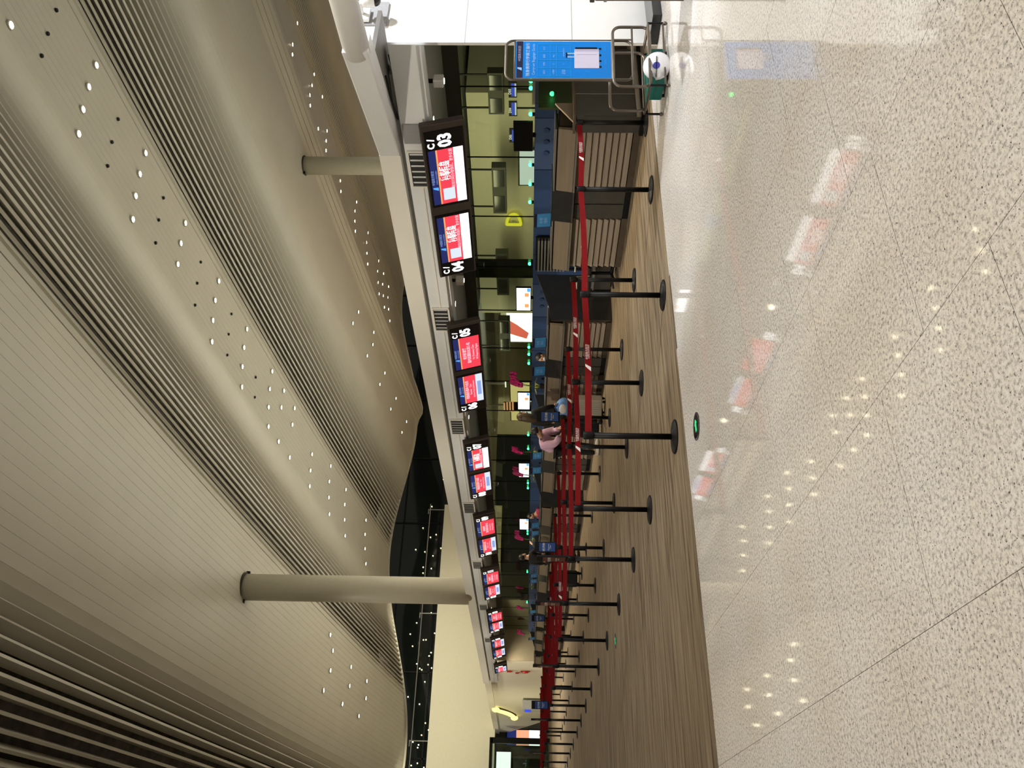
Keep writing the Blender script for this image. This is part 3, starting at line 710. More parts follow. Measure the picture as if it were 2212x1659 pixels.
# end cabinet of the island with green glass above
en = tag(empty('end_cabinet', (0, 0, 0)), 'dark grey end cabinet closing the near end of the desk row', 'cabinet')
ob('front_panel', MB().box(9.42, 10.4, 7.50, 7.55, 0.05, 0.94), 'desk_dark', en); ob('front_panel', MB().box(8.98, 9.415, 7.50, 7.55, 0.05, 0.94), 'desk_dark', en)
ob('trim_bar', MB().box(9.413, 9.422, 7.495, 7.5, 0.05, 0.94), 'steel', en)
ob('side_panel', MB().box(8.98, 10.4, 7.55, 7.80, 0.05, 0.93), 'desk_dark', en)
ob('plinth', MB().box(8.92, 10.4, 7.42, 7.80, 0, 0.06), 'black_plastic', en)
ob('skirting', MB().box(8.95, 10.4, 7.47, 7.5, 0.06, 0.12), 'steel', en)
ob('counter_cap', MB().prism([(8.96, 7.48, 0.94), (8.96, 7.48, 0.97), (10.4, 7.48, 0.97), (10.4, 7.48, 0.94)], (0, 0.32, 0)), 'wood_dark', en)
gp = tag(empty('glass_booth', (0, 0, 0)), 'dark green glass booth side above the end cabinet', 'booth')
ob('pane', MB().box(9.35, 11.0, 7.6, 7.615, 0.975, 1.5), 'green_glass', gp)
ob('sloped_cheek', MB().prism([(8.98, 7.6, 0.975), (9.35, 7.6, 0.975), (9.35, 7.6, 1.22)], (0, 0.03, 0)), 'wood_tan', gp)
ob('back_panel', MB().box(9.4, 11.0, 7.72, 7.76, 0.975, 1.45), 'dark_green', gp)
ob('rail', MB().box(9.35, 11.0, 7.58, 7.63, 1.5, 1.54), 'steel', gp)
g = tag(empty('indicator_lamp', (9.62, 7.66, 1.19)), 'bright green indicator lamp inside the dark glass booth', 'lamp'); put('glowing_dome', gl_me, g); put('stub', gs_me, g)

# monitors on the low wall
MO = [(9.29, 9.93, 0, '03'), (13.7, 14.51, 1, '05'), (18.0, 18.87, 1, '07'), (22.05, 23.1, 1, '09'), (26.25, 27.5, 1, '11'), (30.45, 31.8, 0, '13'), (34.4, 35.9, 0, '15')]
for k, (a, b, on, num) in enumerate(MO):
    w = min(b - a, 0.95); c = (a + b) / 2
    q = empty('monitor', mtx=frame_mtx((10.95, c, 1.53), (0, -1, 0), (0, 0, 1)))
    tag(q, ('lit white customer monitor' if on else 'black switched off customer monitor') + ' on the blue wall near counter %s' % NW[num], 'monitor')
    hh = 0.33
    ob('case', MB().box(-w / 2, w / 2, 0, hh, -0.04, 0), 'black_plastic', q, bevel=0.006)
    s_ = plate('display', -w / 2 + 0.015, w / 2 - 0.015, 0.015, hh - 0.015, 0.003, 'e_white' if on else 'screen_off', q)
    if on:
        for xx in ((-0.22, 0.16) if k == 1 else (0.12,)):
            plate('picture', xx - 0.06, xx + 0.06, 0.05, 0.14, 0.005, 'e_orange', s_); 
        plate('logo_block', w / 2 - 0.14, w / 2 - 0.02, 0.02, 0.09, 0.005, 'e_sky', s_)
    ob('stand', MB().box(-0.04, 0.04, -0.05, 0.1, -0.07, -0.04), 'black_metal', q)
# small blue counter plates
PL = [(9.98, 'counter four'), (13.5, 'counter five'), (14.55, 'counter six'), (18.5, 'counter seven'), (19.35, 'counter eight'), (23.1, 'counter ten, nearer one'), (23.75, 'counter ten, farther one'), (27.7, 'counter twelve, nearer one'), (28.3, 'counter twelve, farther one'), (32.0, 'counter fourteen'), (36.0, 'counter sixteen')]
for y, nm in PL:
    q = empty('counter_plate', mtx=frame_mtx((9.2, y * 0.979, 1.225), (0.12, -1, 0), (-0.12, -0.05, 1)))
    tag(q, 'small light blue notice plate standing on the counter near %s' % nm, 'plate')
    ob('panel', MB().box(-0.13, 0.13, 0.0, 0.22, -0.008, 0), 'plate_blue', q); ob('top_bar', MB().box(-0.13, 0.13, 0.22, 0.27, -0.01, 0.002), 'navy', q)
    text('notice', '办理', 0.06, 'poster_pale', 0, 0.15, 0.003, q); text('notice', '值机', 0.06, 'poster_pale', 0, 0.075, 0.003, q); ob('foot', MB().box(-0.1, 0.1, -0.012, 0.0, -0.06, 0.05), 'black_plastic', q)
# orchids
def make_orchid():
    o = empty('potted_orchid', (0, 0, 0))
    ob('pot', MB().lathe([(0.06, 0), (0.085, 0.13), (0.08, 0.13), (0.07, 0.10)], n=14), 'pot', o)
    for k in range(6):
        a = k * 1.05; L_ = 0.22
        s = MB(); s.prism([(0, 0, 0.13), (L_ * 0.5 * math.cos(a - 0.25), L_ * 0.5 * math.sin(a - 0.25), 0.24), (L_ * math.cos(a), L_ * math.sin(a), 0.20), (L_ * 0.5 * math.cos(a + 0.25), L_ * 0.5 * math.sin(a + 0.25), 0.24)], (0, 0, 0.008))
        ob('leaf', s, 'leaf', o)
    for sgn in (1, 0.4):
        st = [(0, -0.5 * sgn * (t / 8) ** 2, 0.12 + 0.62 * math.sin(t / 8 * 1.75)) for t in range(9)]
        ob('stem', MB().tube(st, 0.008, 5), 'stem', o)
        for t in (4, 5, 6, 7, 8):
            p = st[t]
            s = MB()
            for q in range(5):
                a = q * 1.2566 + t
                s.ball((p[0] - 0.03 + 0.03 * math.sin(a + 1), p[1] + 0.05 * math.cos(a), p[2] + 0.05 * math.sin(a)), (0.02, 0.04, 0.04), 6, 5)
            ob('blossom', s, 'orchid', o)
    return o
OR = [(17.35, 'counter seven'), (20.95, 'counter eight'), (22.5, 'counter nine'), (27.8, 'counter twelve'), (33.1, 'counter fourteen'), (36.2, 'counter sixteen'), (40.4, 'counter seventeen')]
oc = make_orchid()
for k, (y, nm) in enumerate(OR):
    o = oc if k == 0 else copy_tree(oc)
    o.location = (10.74, y, 1.14); o.rotation_euler.z = (0.2, -0.15, 0.1, 0.3, -0.3, 0, 0.2)[k]; o.scale = (1.0, 1.0, 1.1)
    tag(o, 'potted magenta orchid behind the counter near %s' % nm, 'orchid', 'orchids behind the counters')
    t = tag(ob('plant_shelf', MB().box(-0.14, 0.22, -0.16, 0.16, -0.03, 0).prism([(0.0, -0.01, -0.03), (0.22, -0.01, -0.03), (0.22, -0.01, -0.2)], (0, 0.02, 0)), 'desk_dark', None, (10.78, y, 1.138)), 'dark bracket shelf under the orchid near %s' % nm, 'shelf')

# ------------------------------------------------------------ belt stanchions
TOP = 0.95
def make_stanchion():
    s = empty('belt_stanchion', (0, 0, 0))
    ob('base', MB().lathe([(0.18, 0), (0.18, 0.012), (0.16, 0.022), (0.05, 0.032), (0.04, 0.04)], n=24), 'black_metal', s, smooth=True)
    ob('pole', MB().lathe([(0.0315, 0.03), (0.0315, 0.86)], n=14), 'black_metal', s, smooth=True)
    ob('belt_head', MB().lathe([(0.034, 0.845), (0.041, 0.85), (0.041, TOP - 0.005), (0.036, TOP)], n=16), 'black_plastic', s, smooth=True)
    return s
def add_belt(s, dx, dy, mark):
    L_ = math.hypot(dx, dy); n = 10
    a = math.atan2(dy, dx); b = MB()
    c0, s0 = math.cos(a), math.sin(a)
    prof = [0.04 + (L_ - 0.08) * i / n for i in range(n + 1)]
    for r in prof:
        sag = -0.018 * math.sin(math.pi * r / L_)
        for (t, z) in ((-0.0015, 0.865), (0.0015, 0.865), (0.0015, 0.935), (-0.0015, 0.935)):
            b.v.append((r * c0 - t * s0, r * s0 + t * c0, z + sag))
    for i in range(n):
        for q in range(4):
            w = (q + 1) % 4; b.f.append((4 * i + q, 4 * i + 4 + q, 4 * i + 4 + w, 4 * i + w))
    bt = ob('belt', b, 'belt_red', s)
    if mark:                       # white tail mark and name on the face towards -Y
        xc = 0.5 * dx
        lo = ob('tail_mark', MB().prism([(-0.035, 0, -0.03), (0.02, 0, -0.03), (0.06, 0, 0.03), (0.03, 0, 0.03)], (0, 0.001, 0)), 'white_print', bt, (xc - 0.12, -0.004, 0.885))
        me = text_me('中国南方航空', 0.034, 'white_print'); t1 = put('belt_lettering', me, bt, (xc + 0.10, -0.004, 0.893)); t1.rotation_euler = (math.pi / 2, 0, 0)
        me = text_me('CHINA SOUTHERN', 0.021, 'white_print'); t1 = put('belt_lettering', me, bt, (xc + 0.10, -0.004, 0.872)); t1.rotation_euler = (math.pi / 2, 0, 0)
    return bt
def add_plate(s, material, h=0.44, w=0.20):
    p = ob('sign_frame', MB().box(-w / 2, w / 2, -0.012, 0.012, TOP, TOP + h).box(-0.015, 0.015, -0.012, 0.012, TOP - 0.02, TOP), 'black_plastic', s)
    p.rotation_euler.z = R(-90) if material == 'plate_brown' else R(-20)
    ob('sign_face', MB().box(-w / 2 + 0.015, w / 2 - 0.015, -0.016, -0.012, TOP + 0.03, TOP + h - 0.09), material, p)
    me = text_me('经济舱', 0.055, 'white_print'); t = put('lettering', me, p, (0, -0.018, TOP + h * 0.58)); t.rotation_euler = (math.pi / 2, 0, 0)
    me = text_me('Economy\nClass', 0.034, 'white_print'); t = put('lettering', me, p, (0, -0.018, TOP + h * 0.33)); t.rotation_euler = (math.pi / 2, 0, 0)
ROWS = [(7.5, 7.42, 7.54), (9.47, 9.41, 9.41), (11.27, 11.29, 11.22), (13.4, 13.43, 13.5), (15.68, 15.65, 15.95), (17.8, 18.0, 18.25), (20.0, 20.33, 20.5), (22.03, 22.4, 22.4), (24.1, 24.5, 24.8), (26.05, 26.4, 26.9), (28.35, 28.6, 28.95), (30.4, 30.95, 31.3), (32.65, 33.1, 33.1), (34.5, 34.95, 35.5), (36.6, 36.85, 37.7), (38.7, 38.7, 38.95)]
ORD = ['first', 'second', 'third', 'fourth', 'fifth', 'sixth', 'seventh', 'eighth', 'ninth', 'tenth', 'eleventh', 'twelfth', 'thirteenth', 'fourteenth', 'fifteenth', 'last']
ST0 = make_stanchion(); first = True
PLATES = {(2, 0): 'plate_brown', (3, 0): 'plate_brown', (5, 0): 'plate_brown', (7, 0): 'plate_navy', (8, 0): 'plate_brown', (11, 0): 'plate_brown', (4, 1): 'plate_navy', (3, 2): 'plate_navy', (9, 2): 'plate_navy'}
for r_i, row in enumerate(ROWS):
    xs = (4.08, 5.9, 7.68)
    pts = [(xs[j], row[j]) for j in range(3)]
    if r_i == 0: pts = [(4.05, 7.5), (5.84, 7.42), (7.63, 7.54), (8.8, 7.47)]
    for j, (x, y) in enumerate(pts):
        s = copy_tree(ST0)
        s.location = (x, y, 0.004)
        where = ('the open left end', 'the middle', 'the counter end', 'the desk corner')[j]
        if r_i == 0 and j == 2: where = 'the third place'
        lb = 'black belt stanchion at %s of the %s taped row' % (where, ORD[r_i])
        if (r_i, j) in PLATES: lb = 'stanchion with notice plate at %s of the %s taped row' % (where, ORD[r_i])
        tag(s, lb, 'stanchion', 'belt stanchions of the queue lanes')
        if j > 0:
            px_, py_ = pts[j - 1]
            add_belt(s, px_ - x, py_ - y, (r_i < 8))
        if (r_i, j) in PLATES: add_plate(s, PLATES[(r_i, j)])
for c in list(ST0.children): bpy.data.objects.remove(c)
bpy.data.objects.remove(ST0)

# ------------------------------------------------------------ floor guide lights
for (x, y, lb) in ((3.62, 6.5, 'dark round floor light with green arrow set in the granite'), (3.7, 14.24, 'dark round floor light with green arrow set in the carpet')):
    f = tag(empty('floor_guide_light', (x, y, 0.0)), lb, 'floor light')
    ob('disc', MB().lathe([(0.13, 0), (0.13, 0.006), (0.11, 0.008)], n=24), 'black_stone', f)
    ob('arrow', MB().prism([(-0.05, -0.02, 0.009), (0.02, -0.02, 0.009), (0.02, -0.045, 0.009), (0.07, 0.0, 0.009), (0.02, 0.045, 0.009), (0.02, 0.02, 0.009), (-0.05, 0.02, 0.009)], (0, 0, 0.002)), 'e_greenarrow', f)

# ------------------------------------------------------------ near right: white wall, baggage sizer, scale, bin
ww = struct(ob('wall_right', MB().box(8.93, 14.5, 6.35, 6.39, 0.0, 3.36).box(9.0, 14.5, 6.37, 6.41, 3.36, 3.72), 'plaster_white'), 'bright white wall block at the near end of the desk row')
for z in (2.38, 1.05): ob('joint', MB().box(8.93, 14.5, 6.347, 6.35, z, z + 0.006), 'grey_box', ww)
ob('mesh_grille', MB().box(9.28, 9.75, 6.34, 6.37, 3.40, 3.72), 'mesh_grey', ww)
pt = struct(ob('trim_1', MB().box(8.9, 14.5, 5.95, 6.35, 0.0, 0.11), 'black_stone'), 'black stone plinth along the foot of the white wall')
cm = tag(empty('security_camera', (9.42, 6.33, 3.63)), 'white dome security camera on the white wall', 'camera')
ob('mount', MB().box(-0.12, 0.12, -0.05, 0.0, -0.02, 0.16), 'plaster_white', cm, bevel=0.01)
ob('arm', MB().tube([(0, -0.03, 0.08), (-0.02, -0.2, 0.08), (-0.02, -0.24, 0.02)], 0.03, 8), 'plaster_white', cm)
ob('housing', MB().lathe([(0.085, -0.1), (0.095, 0.0), (0.08, 0.06), (0.02, 0.07)], (-0.02, -0.24, -0.02), 16), 'plaster_white', cm, smooth=True)
ob('dome', MB().ball((-0.02, -0.24, -0.12), (0.075, 0.075, 0.075), 14, 8), 'screen_off', cm, smooth=True)

st = empty('baggage_sizer', mtx=frame_mtx((7.66, 6.02, 0.0), (0.97, -0.22, 0), (0, 0, 1)))
tag(st, 'steel carry-on baggage sizer frame with a blue guide poster', 'sizer')
def rrect(x0, x1, y0, y1, r, z, n=5):
    pts = []
    for cx, cy, a0 in ((x1 - r, y1 - r, 0), (x0 + r, y1 - r, 90), (x0 + r, y0 + r, 180), (x1 - r, y0 + r, 270)):
        for k in range(n + 1):
            a = R(a0 + 90 * k / n); pts.append((cx + r * math.cos(a), cy + r * math.sin(a), z))
    return pts
ob('poster_loop', MB().tube(rrect(0.12, 0.67, 0.40, 1.84, 0.09, -0.02), 0.014, 8, closed=True), 'bronze', st, smooth=True)
ob('gauge_loop', MB().tube(rrect(0.02, 0.85, 0.20, 0.62, 0.09, 0.0), 0.017, 8, closed=True), 'bronze', st, smooth=True)
ob('gauge_loop', MB().tube(rrect(0.02, 0.85, 0.20, 0.62, 0.09, -0.42), 0.017, 8, closed=True), 'bronze', st, smooth=True)
ob('cross_bar', MB().tube([(0.04, 0.40, 0), (0.83, 0.40, 0)], 0.012, 6), 'bronze', st); ob('cross_bar', MB().tube([(0.12, 1.735, -0.02), (0.67, 1.735, -0.02)], 0.012, 6), 'bronze', st)
for xx in (0.12, 0.67): ob('gauge_bar', MB().tube([(xx, 0.62, 0), (xx, 0.40, 0)], 0.010, 6), 'bronze', st)
for xx in (0.03, 0.84): ob('side_bar', MB().tube([(xx, 0.21, 0), (xx, 0.21, -0.42)], 0.014, 6), 'bronze', st)
for xx in (0.0, 0.86):
    for zz in (0.05, -0.45):
        ob('leg', MB().tube([(xx, 0.22, zz), (xx, 0.03, zz)], 0.014, 6), 'black_metal', st); ob('caster', MB().ball((xx, 0.025, zz), 0.024, 8, 6), 'bronze', st)
ob('platform_frame', MB().tube([(0, 0.22, 0.05), (0.86, 0.22, 0.05), (0.86, 0.22, -0.45), (0, 0.22, -0.45)], 0.014, 6, closed=True), 'bronze', st)
ob('platform_frame', MB().tube([(0, 0.05, 0.05), (0.86, 0.05, 0.05)], 0.012, 6), 'bronze', st)
po = plate('poster', 0.135, 0.655, 0.63, 1.725, -0.003, 'plaster_white', st, 0.012)
plate('poster_field', 0.135, 0.645, 0.645, 1.725, 0.0, 'poster_blue', po)
plate('poster_header', 0.135, 0.645, 1.645, 1.715, 0.002, 'navy', po)
tail_logo(po, 0.25, 1.68, 0.05, 'poster_pale', 0.003); text('lettering', '中国南方航空', 0.036, 'lilac_dark', 0.47, 1.68, 0.004, po)
text('lettering', '随身携带行李规格指引', 0.047, 'poster_pale', 0.39, 1.585, 0.003, po, bold=0.001)
text('lettering', 'Carry-on Baggage Guide', 0.044, 'poster_pale', 0.39, 1.522, 0.003, po)
tb = MB()
for yv in (1.475, 1.33, 1.26, 1.10): tb.box(0.16, 0.60, yv - 0.002, yv + 0.002, 0.001, 0.003)
for xv in (0.16, 0.27, 0.38, 0.49, 0.60): tb.box(xv - 0.002, xv + 0.002, 1.10, 1.475, 0.001, 0.003)
ob('poster_table', tb, 'poster_line', po)
for tx, ty, sz, s_ in ((0.215, 1.40, 0.026, '舱位'), (0.325, 1.40, 0.026, '件数'), (0.435, 1.40, 0.026, '重量'), (0.545, 1.40, 0.024, '尺寸'), (0.215, 1.295, 0.022, '头等舱'), (0.325, 1.295, 0.026, '2'), (0.435, 1.295, 0.024, '5kg'), (0.215, 1.18, 0.022, '公务舱\n经济舱'), (0.325, 1.18, 0.026, '1'), (0.49, 1.18, 0.024, '20x40x55cm')):
    text('lettering', s_, sz, 'poster_pale', tx, ty, 0.003, po)
plate('case_print', 0.27, 0.50, 0.78, 1.06, 0.003, 'lilac', po, 0.002); plate('case_print_side', 0.50, 0.535, 0.78, 1.06, 0.003, 'lilac_dark', po, 0.002)
plate('case_print_edge', 0.455, 0.463, 0.80, 1.04, 0.004, 'lilac_dark', po, 0.002); plate('case_print_strap', 0.535, 0.56, 0.80, 1.05, 0.003, 'screen_off', po, 0.002)
hp = MB().box(0.42, 0.428, 1.06, 1.14, 0.001, 0.004).box(0.47, 0.478, 1.06, 1.14, 0.001, 0.004)
ob('handle_print', hp, 'white_print', po); plate('grip_print', 0.415, 0.483, 1.14, 1.155, 0.004, 'screen_off', po, 0.003)
for xv in (0.29, 0.37, 0.45, 0.54): plate('wheel_print', xv - 0.012, xv + 0.012, 0.755, 0.78, 0.003, 'screen_off', po, 0.002)
text('lettering', '55cm', 0.026, 'poster_line', 0.225, 0.92, 0.003, po).rotation_euler.z = R(90); text('lettering', '40cm', 0.03, 'poster_line', 0.36, 0.71, 0.003, po); text('lettering', '20cm', 0.03, 'poster_line', 0.54, 0.71, 0.003, po)

wsx = tag(empty('luggage_scale', (8.02, 6.1, 0), R(-10)), 'green dial luggage scale standing under the baggage sizer', 'scale')
ob('body', MB().box(-0.20, 0.24, -0.14, 0.22, 0.03, 0.20), 'scale_green', wsx, bevel=0.02); ob('platform', MB().box(-0.22, 0.26, -0.16, 0.24, 0.195, 0.215), 'scale_green', wsx)
for sx_ in (-0.16, 0.2):
    for sy_ in (-0.1, 0.18): ob('foot', MB().lathe([(0.02, 0), (0.02, 0.035)], (sx_, sy_, 0), 8), 'black_plastic', wsx)
dd = ob('dial', MB().lathe([(0.155, 0), (0.155, 0.03), (0.14, 0.045), (0.01, 0.05)], n=24), 'dial_white', wsx, (-0.05, -0.16, 0.13), smooth=True); dd.rotation_euler = (R(75), 0, R(-25))
ob('dial_emblem', MB().lathe([(0.04, 0.05), (0.038, 0.054)], n=14), 'dial_blue', dd); ob('pointer', MB().box(-0.13, 0.10, -0.004, 0.004, 0.053, 0.057), 'black_metal', dd)
bn = tag(empty('litter_bin', (7.565, 4.80, 0)), 'dark brown litter bin at the edge of the granite floor', 'bin')
ob('body', MB().box(-0.02, 0.5, -0.3, 0.1, 0.03, 0.92), 'bin_brown', bn, bevel=0.015); ob('lid', MB().box(-0.03, 0.51, -0.31, 0.11, 0.92, 0.97), 'desk_dark', bn, bevel=0.01); ob('band', MB().box(-0.024, 0.504, -0.304, 0.104, 0.80, 0.83), 'steel', bn)
for sx_ in (0.04, 0.44):
    for sy_ in (-0.25, 0.05): ob('foot', MB().lathe([(0.03, 0), (0.03, 0.035)], (sx_, sy_, 0), 8), 'black_plastic', bn)

# ------------------------------------------------------------ next hall seen through the green glass
struct(ob('wall_next_hall', MB().box(27, 27.3, 8, 50, 0, 6), 'plaster_tan'), 'tan wall of the next hall behind the glass')
struct(ob('ceiling_next_hall', MB().box(12.6, 27, 6.5, 45, 3.6, 3.7), 'soffit_grey'), 'dim ceiling of the next hall behind the glass')
bm_ = tag(ob('bulkhead', MB().box(19.5, 26.9, 15.5, 26.0, 1.0, 3.5), 'plaster_cream'), 'cream bulkhead carrying the yellow letter D in the next hall', 'bulkhead')
dq = empty('letter_sign', mtx=frame_mtx((19.4, 20.6, 1.93), (0, -1, 0), (0, 0, 1))); tag(dq, 'glowing yellow letter D sign behind the green glass', 'sign')
hd_ = [(-0.16, 0.0, 0.08)] + [(-0.16 + 0.50 * math.cos(R(-90 + 18 * k)), 0.24 + 0.24 * math.sin(R(-90 + 18 * k)), 0.08) for k in range(11)] + [(-0.16, 0.48, 0.08)]
ob('letter', MB().tube(hd_, 0.05, 8, closed=True), 'e_yellow', dq)
ob('bracket', MB().box(-0.18, -0.14, 0.2, 0.3, -0.11, 0.08), 'steel', dq)
for k, (y0, y1) in enumerate(((13.66, 14.98), (16.9, 18.8), (20.7, 22.9), (24.4, 26.4))):
    q = tag(empty('hanging_display', (17.95, (y0 + y1) / 2, 2.33)), '%s of the dark hanging display boxes behind the green glass' % ('nearest', 'second', 'third', 'farthest')[k], 'display')
    w = (y1 - y0) / 2
    ob('case', MB().box(0, 0.25, -w, w, 0, 0.42), 'dark_wall', q, bevel=0.01)
    for s_ in (-0.55, 0.55): ob('screen', MB().box(-0.01, 0, s_ * w - w * 0.35, s_ * w + w * 0.35, 0.05, 0.37), 'desk_glass', q)
    for s_ in (-0.8, 0.8): ob('hanger', MB().box(0.1, 0.14, s_ * w - 0.02, s_ * w + 0.02, 0.42, 1.27), 'black_metal', q)
for k, y0 in enumerate((13.65, 14.25, 15.15)):
    q = empty('blue_monitor', mtx=frame_mtx((17.6, y0 + 0.25, 1.97), (0, -1, 0), (0, 0, 1))); tag(q, '%s of three small blue lit screens behind the glass' % ('rightmost', 'middle', 'leftmost')[k], 'monitor')
    ob('case', MB().box(-0.24, 0.24, 0, 0.22, -0.03, 0), 'black_plastic', q); plate('display', -0.2, 0.2, 0.02, 0.15, 0.003, 'e_blue', q); plate('caption', -0.2, 0.2, 0.02, 0.06, 0.005, 'e_pale', q)
    text('lettering', 'D0%d' % (k + 3), 0.10, 'e_white', -0.05, 0.185, 0.004, q); ob('post', MB().box(-0.02, 0.02, -1.97, 0, -0.05, -0.02), 'black_metal', q)
av = tag(empty('light_box', (21.8, 29.8, 1.2)), 'large bright red and white advertising light box behind the glass', 'light box')
ob('case', MB().box(0, 0.2, -2.0, 1.55, -1.2, 1.7), 'steel', av); ob('white_panel', MB().box(-0.02, 0, -1.9, 1.45, 0.0, 1.45), 'e_ad', av)
ob('red_shape', MB().prism([(-0.025, -0.3, 1.42), (-0.025, 0.75, 1.42), (-0.025, 1.2, 0.55), (-0.025, 0.75, 0.45), (-0.025, 0.1, 1.0)], (-0.01, 0, 0)), 'e_adred', av)
for k, (y0, y1, z0, z1, mm, lb) in enumerate(((36.0, 40.0, 1.6, 2.6, 'e_warm', 'warm lit shelf window far behind the glass'), (17.2, 18.6, 1.45, 1.95, 'e_pale', 'pale lit picture panel behind the glass near the letter D'), (31.8, 33.5, 1.5, 2.0, 'e_pale', 'pale picture panel behind the glass past the red light box'))):
    X_ = 22.5 if k == 0 else 19.0
    q = tag(empty('lit_panel', (X_, (y0 + y1) / 2, z0)), lb, 'panel'); w = (y1 - y0) / 2
    ob('panel', MB().box(0, 0.05, -w, w, 0, z1 - z0), mm, q); ob('frame', MB().box(0.01, 0.1, -w - 0.05, w + 0.05, -z0, z1 - z0 + 0.05), 'dark_wall', q)
for k, (y, z) in enumerate(((13.0, 2.9), (14.4, 2.85), (27.0, 2.6), (33.0, 2.7), (35.0, 2.4))):
    q = tag(empty('strip_lamp', (20.5, y, z)), ('nearest', 'second', 'third', 'fourth', 'farthest')[k] + ' of the small white strip lamps behind the glass', 'lamp')
    ob('tube', MB().box(0, 0.05, -0.25, 0.25, 0, 0.06), 'e_white', q); ob('holder', MB().box(0.02, 0.1, -0.02, 0.02, 0.06, 3.6 - z), 'steel', q)
nn = tag(empty('neon_sign', (16.0, 27.4, 2.15)), 'small orange neon sign glowing behind the glass past the orchids', 'sign')
for k in range(4): ob('bar', MB().box(0, 0.03, -0.28 - 0.04 * k, 0.28 + 0.04 * k, 0.36 - 0.11 * k, 0.42 - 0.11 * k), 'e_peach', nn)
ob('support', MB().box(0.03, 0.06, -0.3, 0.3, -2.15, 0.42), 'dark_wall', nn)
light('wall_fill', 'SPOT', (4, 51.0, 8.6), 1600, (1.0, 0.92, 0.68), 0.3, (4, 60, 6.0), R(120), 0.8); light('wall_fill', 'SPOT', (15, 51.0, 8.6), 1600, (1.0, 0.92, 0.68), 0.3, (15, 60, 6.0), R(120), 0.8); light('wall_fill', 'SPOT', (4.5, 50.5, 3.6), 500, (1.0, 0.9, 0.62), 0.2, (9.6, 51, 2.0), R(110), 0.8)  # added fill spots without fixtures, brightening the far wall and the cream wall
light('next_hall_fill', 'AREA', (15.5, 17, 3.0), 150, (1, 0.9, 0.66), 8.0, (19.5, 17, 1.6), size_y=0.5); light('next_hall_fill', 'AREA', (16.5, 31, 3.0), 160, (1, 0.92, 0.7), 10.0, (22, 31, 1.2), size_y=0.5)  # area fills added to lift the hall behind the green glass

